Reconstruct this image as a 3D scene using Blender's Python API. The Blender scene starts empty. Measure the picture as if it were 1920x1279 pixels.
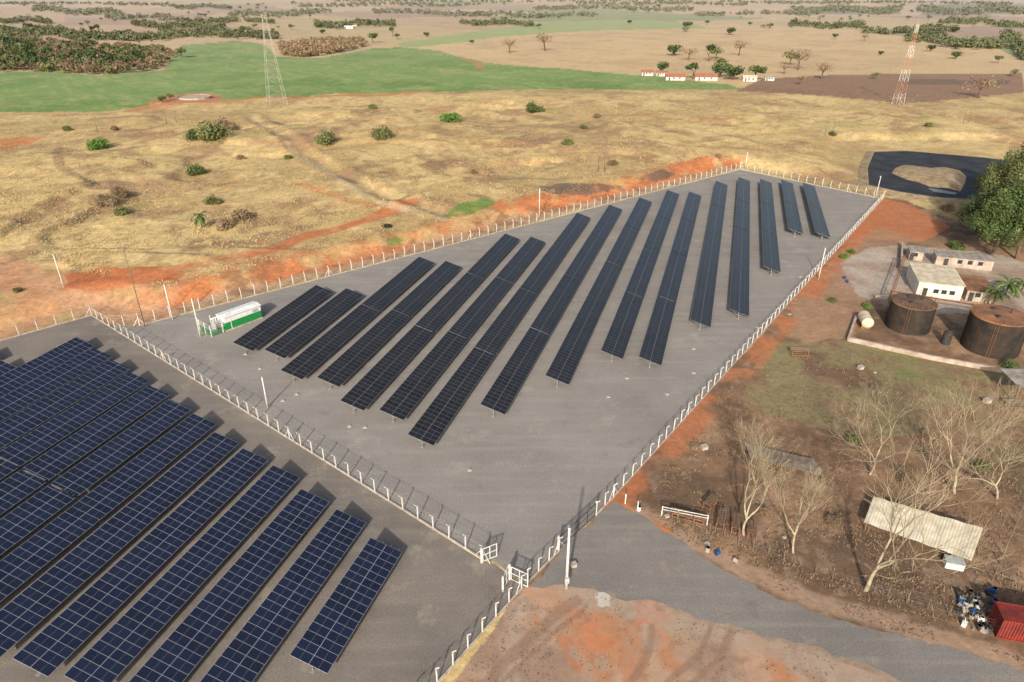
import bpy, math, random
import numpy as np
from mathutils import Vector, Matrix
S = bpy.context.scene
COL = S.collection
random.seed(7)
# ---------------------------------------------------------------- camera + survey
H = 60.0; TH = math.radians(27.6); F = 1280.0
ST, CT = math.sin(TH), math.cos(TH)
cam = bpy.data.cameras.new("camera"); cam.lens = 24; cam.sensor_width = 36
cam.clip_start = 1; cam.clip_end = 40000
co = bpy.data.objects.new("camera", cam); COL.objects.link(co)
co.location = (0, 0, H); co.rotation_euler = (math.pi/2 - TH, 0, 0)
S.camera = co

def P(px, py, z=0.0):
    u = (px-960)/F; v = (py-640)/F
    t = (H-z)/(ST+v*CT)
    return np.array([u*t, (CT-v*ST)*t])

# ---------------------------------------------------------------- noise
def _h(ix, iy, s):
    n = (ix*374761393 + iy*668265263 + s*1274126177) & 0xffffffff
    n = ((n ^ (n >> 13)) * 1274126177) & 0xffffffff
    n = n ^ (n >> 16)
    return (n & 0xffffff)/float(0xffffff)
def vn(x, y, s=0):
    x = np.asarray(x, float); y = np.asarray(y, float)
    ix = np.floor(x).astype(np.int64); iy = np.floor(y).astype(np.int64)
    fx = x-ix; fy = y-iy
    fx = fx*fx*(3-2*fx); fy = fy*fy*(3-2*fy)
    a = _h(ix, iy, s); b = _h(ix+1, iy, s); c = _h(ix, iy+1, s); d = _h(ix+1, iy+1, s)
    return (a*(1-fx)+b*fx)*(1-fy)+(c*(1-fx)+d*fx)*fy
def fbm(x, y, s=0, o=4):
    r = 0; a = 0.5; t = 0
    for i in range(o):
        r = r+a*vn(x*2**i+i*17.3, y*2**i-i*9.1, s+i); t += a; a *= 0.5
    return r/t
def ss(a, b, x):
    t = np.clip((x-a)/(b-a), 0, 1); return t*t*(3-2*t)
def segdist(x, y, pts, closed=False):
    d = np.full(np.shape(x), 1e9)
    n = len(pts)
    for i in range(n if closed else n-1):
        ax, ay = pts[i]; bx, by = pts[(i+1) % n]
        dx, dy = bx-ax, by-ay; L = dx*dx+dy*dy+1e-9
        t = np.clip(((x-ax)*dx+(y-ay)*dy)/L, 0, 1)
        d = np.minimum(d, np.hypot(x-ax-t*dx, y-ay-t*dy))
    return d
def inpoly(x, y, pts):
    r = np.zeros(np.shape(x), bool); n = len(pts)
    for i in range(n):
        ax, ay = pts[i]; bx, by = pts[(i+1) % n]
        c = ((ay > y) != (by > y)) & (x < (bx-ax)*(y-ay)/((by-ay) if abs(by-ay) > 1e-9 else 1e-9)+ax)
        r ^= c
    return r
# ---------------------------------------------------------------- terrain
FL = [P(*p) for p in [(-260, 690), (0, 638), (172, 590), (262, 608), (1388, 316), (1600, 356), (1590, 268), (1860, 268), (2400, 330), (2300, 1500), (-400, 1500)]]
BA = P(262, 608); BB = P(1388, 316)
bd = (BB-BA)/np.linalg.norm(BB-BA); bn = np.array([-bd[1], bd[0]])
TRK = [P(*p) for p in [(470, 225), (560, 290), (640, 340), (730, 382), (830, 415)]]
def scarp(x, y): return fbm(x/85, y/60, 12, 3)
def hgt(x, y):
    x = np.asarray(x, float); y = np.asarray(y, float)
    d = segdist(x, y, FL, True); ins = inpoly(x, y, FL)
    d = np.where(ins, 0, d)
    D = np.hypot(x, y)
    z = 2.1*ss(4, 12, d+3*(fbm(x/9, y/9, 3)-.5))*ss(700, 300, D)*ss(260, 200, x)
    m = ss(6, 45, d)*ss(520, 330, D)
    z = z+m*(3.6*(fbm(x/52, y/52, 5, 3)-.5)+1.0*(fbm(x/10, y/10, 8, 3)-.5)+0.3*(fbm(x/2.0, y/2.0, 9, 2)-.5))
    sc = scarp(x, y)
    z = z+m*(1.3*ss(.46, .492, sc)+1.3*ss(.56, .592, sc))
    dt = segdist(x, y, TRK)
    z = z-.6*np.exp(-(dt/2.6)**2)*ss(3, 20, d)+.4*np.exp(-((dt-5)/2.2)**2)*ss(10, 25, d)
    z = z+ss(800, 2600, D)*(34*(fbm(x/750, y/750, 21, 3)-.5))
    return z
def G(px, py):
    px = np.atleast_1d(np.asarray(px, float)); py = np.atleast_1d(np.asarray(py, float))
    u = (px-960)/F; v = (py-640)/F
    dz = -(ST+v*CT); dy = CT-v*ST
    tf = H/np.maximum(-dz, 0.012)
    best = np.full(px.shape, np.nan)
    for k in np.linspace(0.72, 1.7, 110):
        t = tf*k
        zz = H+dz*t
        hit = np.isnan(best) & (zz <= hgt(u*t, dy*t)+1e-4)
        best[hit] = t[hit]
    best = np.where(np.isnan(best), tf, best)
    return np.stack([u*best, dy*best], 1)
def G1(px, py):
    if py > 640:
        return P(px, py)
    return G(px, py)[0]
def Z(p):
    return float(hgt(np.array([p[0]]), np.array([p[1]]))[0])
def poly(l):
    a = np.array(l, float); return [tuple(q) for q in G(a[:, 0], a[:, 1])]
def hh(bp, top_py):
    """height of an upright thing standing at ground point bp"""
    v = (top_py-640)/F
    return H-bp[1]*(ST+v*CT)/(CT-v*ST)-Z(bp)

# ---------------------------------------------------------------- materials
def new_mat(name):
    m = bpy.data.materials.new(name); m.use_nodes = True
    nt = m.node_tree; b = nt.nodes["Principled BSDF"]
    return m, nt, b
def mk(name, c1, c2=None, scale=2.0, rough=.8, metal=0, bump=0, bscale=None, lo=.35, hi=.65, detail=6, spec=.3, rnd=0.0):
    m, nt, b = new_mat(name)
    if c2 is None: c2 = tuple(k*.75 for k in c1)
    tc = nt.nodes.new("ShaderNodeTexCoord")
    n = nt.nodes.new("ShaderNodeTexNoise"); n.inputs["Scale"].default_value = scale; n.inputs["Detail"].default_value = detail
    nt.links.new(tc.outputs["Object"], n.inputs["Vector"])
    r = nt.nodes.new("ShaderNodeValToRGB")
    r.color_ramp.elements[0].position = lo; r.color_ramp.elements[1].position = hi
    r.color_ramp.elements[0].color = (*c2, 1); r.color_ramp.elements[1].color = (*c1, 1)
    nt.links.new(n.outputs["Fac"], r.inputs["Fac"])
    out = r.outputs["Color"]
    if rnd > 0:
        oi = nt.nodes.new("ShaderNodeObjectInfo"); hs = nt.nodes.new("ShaderNodeHueSaturation")
        mr = nt.nodes.new("ShaderNodeMapRange"); mr.inputs["To Min"].default_value = 1-rnd; mr.inputs["To Max"].default_value = 1+rnd
        nt.links.new(oi.outputs["Random"], mr.inputs["Value"]); nt.links.new(mr.outputs[0], hs.inputs["Value"])
        nt.links.new(out, hs.inputs["Color"]); out = hs.outputs["Color"]
    nt.links.new(out, b.inputs["Base Color"])
    b.inputs["Roughness"].default_value = rough; b.inputs["Metallic"].default_value = metal
    b.inputs["Specular IOR Level"].default_value = spec
    if bump:
        n2 = nt.nodes.new("ShaderNodeTexNoise"); n2.inputs["Scale"].default_value = bscale or scale*3; n2.inputs["Detail"].default_value = 8
        nt.links.new(tc.outputs["Object"], n2.inputs["Vector"])
        bp = nt.nodes.new("ShaderNodeBump"); bp.inputs["Strength"].default_value = .7; bp.inputs["Distance"].default_value = bump
        nt.links.new(n2.outputs["Fac"], bp.inputs["Height"]); nt.links.new(bp.outputs["Normal"], b.inputs["Normal"])
    return m
M = {}
M['conc'] = mk("white_concrete", (.78, .75, .69), (.55, .51, .45), 3, .85)
M['kerb'] = mk("kerb_concrete", (.5, .45, .38), (.32, .26, .2), 1.2, .9, bump=.02)
M['white'] = mk("white_paint", (.8, .8, .78), (.65, .64, .6), 1.5, .5)
M['galv'] = mk("galvanised_steel", (.5, .5, .5), (.36, .36, .36), 3, .45, .6)
M['wire'] = mk("fence_wire", (.38, .36, .33), None, 3, .6, .4)
M['green'] = mk("green_paint", (.02, .27, .07), (.015, .2, .05), 2, .5)
M['grey'] = mk("grey_paint", (.45, .47, .46), (.33, .34, .33), 2, .5)
M['black'] = mk("black_tank_steel", (.026, .026, .025), (.06, .042, .03), .7, .75, bump=.02, spec=.15)
M['rust'] = mk("rusty_steel", (.33, .15, .07), (.16, .08, .045), 1.3, .85, bump=.02)
M['rustroof'] = mk("rust_stained_lid", (.20, .12, .075), (.09, .06, .045), .45, .85, bump=.03)
M['rustroof2'] = mk("red_rust_lid", (.34, .16, .08), (.16, .085, .05), .4, .85, bump=.03)
M['wood'] = mk("weathered_wood", (.25, .19, .14), (.14, .1, .07), 4, .9)
M['bark'] = mk("bark", (.17, .12, .08), (.1, .07, .05), 3, .95, bump=.02)
M['pale'] = mk("pale_bark", (.50, .43, .30), (.3, .25, .17), 1.2, .9)
M['twig'] = mk("twig_bark", (.40, .33, .21), (.23, .18, .12), .8, .9)
M['tile'] = mk("clay_tile_roof", (.42, .17, .09), (.26, .11, .07), 1.2, .85, bump=.03)
M['wall'] = mk("lime_wall", (.72, .69, .62), (.52, .47, .4), .8, .85)
M['glass'] = mk("dark_glass", (.04, .05, .06), None, 1, .15)
M['cream'] = mk("cream_roof_sheet", (.68, .60, .44), (.48, .39, .27), .8, .7, bump=.02)
M['red'] = mk("red_container_paint", (.27, .04, .03), (.14, .03, .025), 1.0, .6)
M['blue'] = mk("blue_plastic", (.03, .1, .28), None, 1, .5)
M['dark'] = mk("dark_scrap", (.07, .06, .055), (.03, .03, .03), 3, .6)
M['liner'] = mk("black_liner", (.028, .031, .036), (.055, .055, .055), .15, .7, bump=.05, bscale=.8, spec=.15)
M['water'] = mk("shallow_water", (.10, .10, .09), (.2, .19, .16), .5, .3)
M['asbestos'] = mk("fibre_cement_sheet", (.36, .33, .29), (.2, .17, .14), .8, .9)
M['lf1'] = mk("foliage_mid", (.13, .175, .05), (.05, .075, .022), .35, .7, rnd=.3)
M['lf2'] = mk("foliage_dark", (.08, .12, .035), (.035, .055, .02), .4, .7, rnd=.3)
M['lf3'] = mk("foliage_olive", (.18, .19, .07), (.085, .095, .035), .4, .8, rnd=.25)
M['lf4'] = mk("foliage_dry", (.32, .23, .135), (.19, .13, .08), .9, .9, rnd=.2)
M['lf5'] = mk("foliage_bright", (.15, .28, .05), (.07, .13, .025), .8, .7, rnd=.2)
M['far'] = mk("foliage_haze_tint", (.22, .215, .15), (.15, .155, .115), .02, .9)  # far belts: haze put into the leaf colour as a paler tone
M['farw'] = mk("foliage_wood", (.17, .18, .07), (.14, .10, .065), .045, .9, lo=.4, hi=.6)
M['tuft'] = mk("dry_grass_blades", (.60, .46, .22), (.44, .32, .15), .05, .9, lo=.35, hi=.65)
M['isl'] = mk("dry_island_grass", (.42, .31, .17), (.24, .17, .10), .6, .95, bump=.1)

# ---------------------------------------------------------------- helpers
def tag(o, label, cat, group=None):
    o["label"] = label; o["category"] = cat
    if group: o["group"] = group
    return o
def link(o, parent=None):
    COL.objects.link(o)
    if parent: o.parent = parent
    return o
def empty(name, loc=(0, 0, 0), rz=0):
    e = bpy.data.objects.new(name, None); e.location = loc; e.rotation_euler = (0, 0, rz)
    e.empty_display_size = .3
    return link(e)
def mesh_np(name, V, Fq, mats, midx=None, smooth=False):
    me = bpy.data.meshes.new(name)
    V = np.asarray(V, np.float32); Fq = np.asarray(Fq, np.int32); k = Fq.shape[1]
    me.vertices.add(len(V)); me.vertices.foreach_set("co", V.ravel())
    me.loops.add(Fq.size); me.loops.foreach_set("vertex_index", Fq.ravel())
    me.polygons.add(len(Fq)); me.polygons.foreach_set("loop_start", np.arange(0, Fq.size, k, dtype=np.int32))
    for m in mats: me.materials.append(m)
    if midx is not None: me.polygons.foreach_set("material_index", np.asarray(midx, np.int32))
    if smooth: me.polygons.foreach_set("use_smooth", np.ones(len(Fq), bool))
    me.update(calc_edges=True)
    return me
class MB:
    def __init__(s): s.v = []; s.f = []; s.m = []
    def add(s, vs, fs, mi=0):
        b = len(s.v); s.v += [tuple(q) for q in vs]; s.f += [tuple(b+i for i in f) for f in fs]; s.m += [mi]*len(fs); return s
    def box(s, c, d, rz=0, mi=0, R=None):
        vs = []
        for sx in (-1, 1):
            for sy in (-1, 1):
                for sz in (-1, 1):
                    q = Vector((sx*d[0]/2, sy*d[1]/2, sz*d[2]/2))
                    q = (R @ q) if R is not None else Matrix.Rotation(rz, 3, 'Z') @ q
                    vs.append(q+Vector(c))
        return s.add(vs, [(0, 1, 3, 2), (4, 6, 7, 5), (0, 4, 5, 1), (2, 3, 7, 6), (0, 2, 6, 4), (1, 5, 7, 3)], mi)
    def tube(s, a, b, r0, r1=None, n=6, mi=0, cap=True):
        r1 = r0 if r1 is None else r1
        a = Vector(a); b = Vector(b); d = (b-a)
        if d.length < 1e-6: return s
        d.normalize(); u = d.orthogonal().normalized(); w = d.cross(u)
        vs = []
        for k in range(n):
            t = 2*math.pi*k/n; e = u*math.cos(t)+w*math.sin(t); vs += [a+e*r0, b+e*r1]
        fs = [(2*k, (2*k+2) % (2*n), (2*k+3) % (2*n), 2*k+1) for k in range(n)]
        if cap: fs += [tuple(2*k for k in range(n))[::-1], tuple(2*k+1 for k in range(n))]
        return s.add(vs, fs, mi)
    def mesh(s, name, mats, smooth=False):
        me = bpy.data.meshes.new(name); me.from_pydata(s.v, [], s.f)
        for m in (mats if isinstance(mats, list) else [mats]): me.materials.append(m)
        me.polygons.foreach_set("material_index", s.m)
        if smooth: me.polygons.foreach_set("use_smooth", [True]*len(s.f))
        me.update(); return me
    def obj(s, name, mats, parent=None, loc=(0, 0, 0), rz=0, smooth=False):
        o = bpy.data.objects.new(name, s.mesh(name, mats, smooth)); o.location = loc; o.rotation_euler = (0, 0, rz)
        return link(o, parent)
def inst(name, me, parent=None, loc=(0, 0, 0), rz=0, sc=1):
    o = bpy.data.objects.new(name, me); o.location = loc; o.rotation_euler = (0, 0, rz)
    o.scale = (sc, sc, sc) if not isinstance(sc, tuple) else sc
    return link(o, parent)

# ---------------------------------------------------------------- ground sheet
ys = []
for py in np.arange(1420, -4, -2.0):
    ys.append(P(960, py)[1])
ys = [4, 14, 22, 28]+[y for y in ys if y > 30]
y = ys[-1]
while y < 14000:
    y *= 1.03; ys.append(y)
ys = np.array(ys); NX = 900
sx = np.linspace(-1.05, 1.05, NX)
X = (ys[:, None]+45)*sx[None, :]; Y = np.repeat(ys[:, None], NX, 1)
Zg = hgt(X.ravel(), Y.ravel()).reshape(X.shape)
x = X.ravel(); yy = Y.ravel(); D = np.hypot(x, yy)
wa = np.clip(.014*D, .5, 14)
wx = x+(fbm(x/(wa*3), yy/(wa*3), 31)-.5)*wa*1.6; wy = yy+(fbm(x/(wa*3), yy/(wa*3), 47)-.5)*wa*1.6
def C(*c): return np.array(c)[None, :]
def blend(col, c, m):
    m = np.clip(m, 0, 1)[:, None]; return col*(1-m)+c*m
f1 = fbm(x/34, yy/34, 60); f2 = fbm(x/7, yy/7, 61); f3 = fbm(x/1.6, yy/1.6, 62, 3)
f4 = fbm(x/3.2, yy/3.2, 67, 4)
DRY = C(.58, .43, .195); DRY2 = C(.44, .305, .14); PALE = C(.64, .50, .25)
col = np.repeat(DRY, len(x), 0)
col = blend(col, DRY2, ss(.42, .60, f1)*.75)
col = blend(col, PALE, ss(.5, .66, f2)*.45)
col = blend(col, C(.33, .205, .11), ss(.50, .66, fbm(x/15, yy/15, 63))*ss(.38, .58, f2)*.8)
col = blend(col, C(.37, .30, .12), ss(.56, .70, fbm(x/22, yy/22, 69))*.45)
col = blend(col, C(.44, .23, .11), ss(.66, .76, f2)*.5)
col = blend(col, C(.30, .2, .10), ss(.58, .74, f4)*.45*ss(600, 350, D))
# darker strips on little scarps
sc_ = scarp(x, yy)
sm = (ss(.455, .472, sc_)*ss(.50, .485, sc_)+ss(.555, .572, sc_)*ss(.60, .585, sc_))*ss(520, 330, D)
col = blend(col, C(.34, .215, .115), sm*(.2+.6*ss(.42, .6, f2)))
# far patchwork of fields
a = .5; xr = wx*math.cos(a)+wy*math.sin(a)+120*fbm(x/500, yy/500, 64); yr = -wx*math.sin(a)+wy*math.cos(a)+120*fbm(x/500, yy/500, 65)
ci = np.floor(xr/260).astype(np.int64); cj = np.floor(yr/380).astype(np.int64)
hsh = _h(ci, cj, 5)
pal = np.array([[.50, .36, .20], [.43, .30, .18], [.52, .38, .21], [.36, .24, .16], [.47, .35, .18], [.25, .28, .12], [.45, .31, .18], [.50, .37, .22]])
far = pal[(hsh*8).astype(int) % 8]
far = far*(0.85+.3*fbm(x/60, yy/60, 66))[:, None]
col = blend(col, far, ss(560, 640, D+60*(f1-.5)))
tx = np.ones(len(x))
def reg(l, c, k=1.0, tex=None):
    global col
    m = inpoly(wx, wy, poly(l)).astype(float)*k
    if tex is not None: m = m*tex
    col = blend(col, C(*c), m); return m
reg([(760, 92), (850, 68), (1000, 48), (1290, 44), (1600, 58), (1880, 92), (1915, 112), (1920, 135), (1560, 140), (1440, 146), (1380, 162), (1240, 143), (1000, 126), (850, 98)], (.56, .40, .21))
reg([(1500, 100), (1920, 118), (1920, 138), (1560, 142), (1450, 150)], (.52, .37, .20), .7)
ph = (wy+.35*wx+60*fbm(x/160, yy/160, 68))/46
line = ss(.46, .5, np.abs((ph % 1)-.5))
tanm = inpoly(wx, wy, poly([(850, 80), (1290, 50), (1600, 62), (1880, 95), (1700, 128), (1440, 140), (1240, 140), (1000, 122)]))
col = blend(col, C(.37, .26, .14), line*tanm*.55)
col = blend(col, C(.44, .30, .16), tanm*ss(.48, .63, f1)*.5)
reg([(1430, 150), (1560, 141), (1920, 139), (1920, 176), (1800, 188), (1690, 196), (1560, 182), (1380, 172)], (.26, .16, .10))
reg([(1690, 150), (1900, 152), (1890, 160), (1700, 160)], (.15, .1, .075), .8)
green1 = [(-60, 137), (110, 137), (180, 143), (300, 133), (325, 112), (345, 86), (440, 78), (500, 86), (525, 108), (600, 110), (700, 92), (750, 90), (830, 97), (900, 118), (1050, 130), (1150, 138), (1240, 145), (1360, 160), (1400, 169), (1300, 170), (1100, 168), (900, 172), (600, 178), (530, 186), (400, 189), (300, 193), (265, 204), (180, 211), (60, 214), (-60, 214)]
g = reg(green1, (.19, .285, .085))
gs = fbm((wx*.8+wy*.6)/3, (wy*.8-wx*.6)/40, 71)
col = blend(col, C(.27, .33, .12), g*ss(.5, .72, gs)*.8)
col = blend(col, C(.125, .22, .055), g*ss(.5, .68, f1)*.6)
col = blend(col, C(.40, .33, .16), g*ss(.58, .72, f2)*.4)
reg([(745, 82), (850, 66), (960, 50), (1050, 40), (1200, 38), (1290, 44), (1330, 52), (1200, 56), (1050, 62), (930, 72), (820, 86), (760, 91)], (.31, .36, .14))
reg([(1480, 14), (1690, 12), (1690, 26), (1490, 28)], (.12, .15, .09))
reg([(1715, 10), (1960, 10), (1960, 28), (1735, 30)], (.12, .15, .09))
def strip(l, w, c, k=1.0, tex=None):
    global col
    m = ss(w*1.25, w*.6, segdist(wx, wy, poly(l)))*k
    if tex is not None: m = m*tex
    col = blend(col, C(*c), m)
RED = (.54, .20, .08)
strip([(262, 206), (330, 196), (420, 192), (480, 186), (560, 183), (640, 179), (800, 174)], 4, RED, .85)
reg([(275, 195), (310, 180), (390, 174), (425, 182), (400, 194), (320, 198)], (.46, .2, .10), .9)
strip([(870, 112), (895, 120), (900, 130)], 3, RED, .7)
reg([(-40, 262), (30, 262), (85, 258), (60, 268), (0, 282), (-40, 285)], RED, .75)
# bank behind the fence
sd = (wx-BA[0])*bn[0]+(wy-BA[1])*bn[1]; al = (wx-BA[0])*bd[0]+(wy-BA[1])*bd[1]; LB = np.linalg.norm(BB-BA)
band = ss(0, 2, sd)*ss(18, 8, sd+12*(f1-.5)+9*(f2-.5))*ss(-30, 5, al)*ss(LB+15, LB, al)
col = blend(col, C(.50, .33, .20), ss(0, 1, sd)*ss(8, 4.5, sd)*ss(-30, 5, al)*ss(LB+5, LB, al)*.9)
col = blend(col, C(*RED), band*(.2+.8*ss(.36, .54, f2))*ss(2, 5, sd))
col = blend(col, C(.25, .12, .06), band*ss(.52, .66, f4)*.6)
reg([(0, 495), (120, 515), (260, 520), (380, 500), (330, 575), (262, 606), (172, 590), (100, 600), (0, 634), (-60, 600)], (.52, .27, .135), .75, .35+.65*ss(.34, .55, f2))
strip([(-40, 488), (60, 535), (150, 572), (225, 594), (300, 600)], 4.2, (.55, .31, .17), .95)
strip([(0, 520), (80, 580), (60, 620), (-20, 640)], 3.0, (.53, .28, .14), .7)
col = blend(col, C(.13, .1, .08), inpoly(wx, wy, poly([(1020, 352), (1120, 340), (1180, 352), (1100, 372), (1030, 378)]))*ss(.4, .6, f2)*.8)
col = blend(col, C(.13, .1, .08), inpoly(wx, wy, poly([(1190, 340), (1250, 318), (1280, 325), (1240, 345)]))*ss(.4, .6, f2)*.8)
reg([(115, 520), (170, 508), (300, 505), (365, 500), (340, 532), (220, 545), (130, 550)], (.45, .15, .06), .95, .55+.45*ss(.35, .5, f2))
strip([(130, 545), (260, 528), (400, 492), (520, 468), (600, 440), (700, 412), (770, 380)], 2.4, (.52, .19, .08), .95, .45+.55*ss(.35, .5, f2))
strip([(400, 350), (450, 338)], 1.5, RED, .7)
strip([(560, 345), (640, 372), (700, 385)], 1.8, RED, .6)
reg([(700, 400), (730, 378), (745, 400), (720, 412)], RED, .9)
reg([(900, 395), (960, 370), (1040, 362), (1030, 385), (950, 400)], RED, .9, ss(.33, .48, f2))
reg([(1240, 318), (1320, 295), (1390, 300), (1385, 316), (1290, 335)], RED, .8, ss(.36, .52, f2))
strip([(470, 225), (560, 290), (640, 340), (730, 382), (830, 415)], 1.5, (.50, .38, .23), .75)
strip([(100, 280), (105, 315), (150, 340), (230, 350)], 1.5, (.3, .2, .12), .7)
strip([(1390, 180), (1500, 230), (1600, 262), (1920, 300)], 1.5, (.44, .33, .18), .4)
reg([(825, 410), (868, 380), (915, 374), (930, 388), (880, 406)], (.16, .26, .06), .9, .25+.75*ss(.38, .58, f2))
reg([(720, 452), (745, 446), (765, 452), (740, 458)], (.13, .24, .045), .7)
for l in ([(90, 275), (190, 290), (230, 350), (130, 340)], [(470, 212), (540, 235), (600, 270), (520, 262)], [(640, 200), (720, 195), (740, 212), (650, 225)],
          [(680, 300), (830, 290), (850, 330), (700, 345)], [(380, 400), (520, 395), (520, 440), (400, 470)], [(320, 420), (440, 400), (470, 460), (340, 480)], [(150, 330), (250, 345), (270, 430), (170, 420)], [(900, 240), (1080, 230), (1250, 280), (1100, 310), (950, 290)]):
    reg(l, (.30, .19, .11), .65, ss(.4, .6, f2))
# land beside the plant
side = [(1656, 374), (1700, 380), (1760, 400), (1840, 440), (2200, 460), (2300, 1500), (700, 1500), (985, 1105), (1150, 935)]
m = inpoly(wx, wy, poly(side)).astype(float)
cs = np.repeat(C(.25, .15, .088), len(x), 0)
cs = blend(cs, C(.35, .22, .13), ss(.4, .65, f2))
cs = blend(cs, C(.15, .095, .06), ss(.48, .66, fbm(x/12, yy/12, 74))*.8)
cs = blend(cs, C(.40, .29, .19), ss(.60, .76, f3)*.4)
cs = blend(cs, C(.12, .085, .06), ss(.42, .28, f3)*.5)
col = col*(1-m[:, None])+cs*m[:, None]
reg([(1430, 650), (1560, 640), (1900, 700), (1900, 810), (1600, 830), (1380, 760)], (.25, .21, .105), .85, ss(.3, .6, fbm(x/6, yy/6, 75)))
reg([(1640, 660), (1760, 670), (1850, 720), (1700, 720)], (.19, .22, .07), .6, ss(.4, .6, f2))
reg([(1700, 850), (1920, 830), (1920, 960), (1800, 930)], (.22, .19, .095), .5, ss(.4, .6, f2))
reg([(1655, 376), (1720, 390), (1790, 430), (1740, 455), (1640, 455), (1570, 470), (1600, 430)], (.48, .18, .08), .85)
reg([(1480, 560), (1640, 430), (1720, 450), (1640, 520), (1600, 640), (1500, 650)], (.38, .23, .14), .7)
reg([(1630, 470), (1700, 462), (1860, 480), (1930, 500), (1930, 600), (1700, 590), (1610, 560), (1580, 500)], (.44, .37, .30), .85, .5+.5*ss(.35, .5, f2))
strip([(1150, 940), (1300, 790), (1450, 625), (1560, 500), (1660, 385)], 3.0, (.46, .17, .075), .8, ss(.3, .55, f2))
strip([(1200, 975), (1330, 1040), (1450, 1103), (1600, 1155), (1750, 1198), (1920, 1250)], 1.4, (.40, .27, .18), .8)
reg([(1160, 950), (1260, 1000), (1240, 1020), (1190, 975)], RED, .9)
# foreground land
fgm = inpoly(wx, wy, poly([(760, 1400), (990, 1105), (1080, 1105), (1280, 1165), (1500, 1225), (1720, 1300), (1800, 1400)])).astype(float)
fcol = np.repeat(C(.40, .265, .175), len(x), 0)
g1_ = fbm(x/5, yy/5, 80); g2_ = fbm(x/.9, yy/.9, 81)
fcol = blend(fcol, C(.48, .21, .10), ss(.5, .62, g1_)*.75)
fcol = blend(fcol, C(.30, .20, .14), ss(.50, .34, g1_)*.7)
fcol = blend(fcol, C(.46, .37, .28), ss(.50, .66, fbm(x/2.4, yy/8, 83))*.45)
fcol = blend(fcol, C(.22, .145, .10), ss(.42, .28, g2_)*.4)
col = col*(1-fgm[:, None])+fcol*fgm[:, None]
reg([(1185, 1138), (1240, 1130), (1262, 1168), (1200, 1178)], (.55, .15, .05), .95)
reg([(1040, 1200), (1120, 1170), (1150, 1220), (1080, 1270)], (.50, .19, .085), .6, ss(.35, .55, f3))
reg([(980, 1110), (1100, 1110), (1120, 1130), (1020, 1150)], (.46, .27, .17), .8)
strip([(1080, 1112), (1280, 1168), (1500, 1230), (1720, 1302)], 2.0, (.40, .30, .22), .75)
reg([(1120, 1120), (1145, 1112), (1142, 1145), (1124, 1145)], (.58, .53, .46), .8)
for l, w_ in (([(900, 1300), (1000, 1200), (1080, 1130)], .7), ([(1180, 1300), (1215, 1230), (1220, 1180)], .35), ([(1240, 1300), (1310, 1230), (1330, 1180)], .35), ([(1280, 1300), (1350, 1240), (1370, 1190)], .35), ([(930, 1300), (1020, 1215), (1100, 1140)], .3)):
    strip(l, w_, (.27, .165, .11), .6)
haze_paint = 1-np.exp(-np.maximum(D-350, 0)/3300)
col = blend(col, C(.54, .475, .415), haze_paint)  # aerial haze painted into the ground colour, growing with distance
tx = np.where(fgm > .5, .35, np.where(m > .5, .75, 1.0))
tx = np.where(D > 500, .7, tx)
me = bpy.data.meshes.new("ground")
nr = len(ys)
idx = np.arange(nr*NX).reshape(nr, NX)
Fq = np.stack([idx[:-1, :-1], idx[:-1, 1:], idx[1:, 1:], idx[1:, :-1]], -1).reshape(-1, 4)
mg, nt, b = new_mat("ground_material")
at = nt.nodes.new("ShaderNodeAttribute"); at.attribute_name = "Col"
tc = nt.nodes.new("ShaderNodeTexCoord")
def noise(sc, det=6, rough=.6):
    n = nt.nodes.new("ShaderNodeTexNoise"); n.inputs["Scale"].default_value = sc; n.inputs["Detail"].default_value = det
    n.inputs["Roughness"].default_value = rough
    nt.links.new(tc.outputs["Object"], n.inputs["Vector"]); return n
def mr(n, a, b_, c, d):
    r = nt.nodes.new("ShaderNodeMapRange"); r.inputs[1].default_value = a; r.inputs[2].default_value = b_; r.inputs[3].default_value = c; r.inputs[4].default_value = d
    nt.links.new(n.outputs["Fac"], r.inputs[0]); return r
def mth(op, a, b_):
    q = nt.nodes.new("ShaderNodeMath"); q.operation = op
    for i, v in enumerate((a, b_)):
        if isinstance(v, (int, float)): q.inputs[i].default_value = v
        else: nt.links.new(v, q.inputs[i])
    return q.outputs[0]
n1 = noise(1.1, 8, .78); n2 = noise(.3, 7, .65); n3 = noise(.03, 5)
r1 = mr(n1, .3, .7, .62, 1.34); r2 = mr(n2, .3, .7, .80, 1.18); r3 = mr(n3, .3, .7, .90, 1.10)
mm = mth('MULTIPLY', mth('MULTIPLY', r1.outputs[0], r2.outputs[0]), r3.outputs[0])
mm = mth('ADD', mth('MULTIPLY', mth('SUBTRACT', mm, 1.0), at.outputs["Alpha"]), 1.0)
vm = nt.nodes.new("ShaderNodeVectorMath"); vm.operation = 'SCALE'
nt.links.new(at.outputs["Color"], vm.inputs[0]); nt.links.new(mm, vm.inputs["Scale"])
nt.links.new(vm.outputs[0], b.inputs["Base Color"]); b.inputs["Roughness"].default_value = .95; b.inputs["Specular IOR Level"].default_value = .1
bp = nt.nodes.new("ShaderNodeBump"); bp.inputs["Distance"].default_value = .22
nt.links.new(mth('MULTIPLY', at.outputs["Alpha"], .65), bp.inputs["Strength"])
nt.links.new(n1.outputs["Fac"], bp.inputs["Height"]); nt.links.new(bp.outputs["Normal"], b.inputs["Normal"])
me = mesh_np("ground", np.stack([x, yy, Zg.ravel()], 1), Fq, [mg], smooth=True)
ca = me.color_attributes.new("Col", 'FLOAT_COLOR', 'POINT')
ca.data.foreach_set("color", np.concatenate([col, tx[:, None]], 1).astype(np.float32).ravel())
gr = bpy.data.objects.new("ground", me); link(gr); gr["kind"] = "structure"

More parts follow.
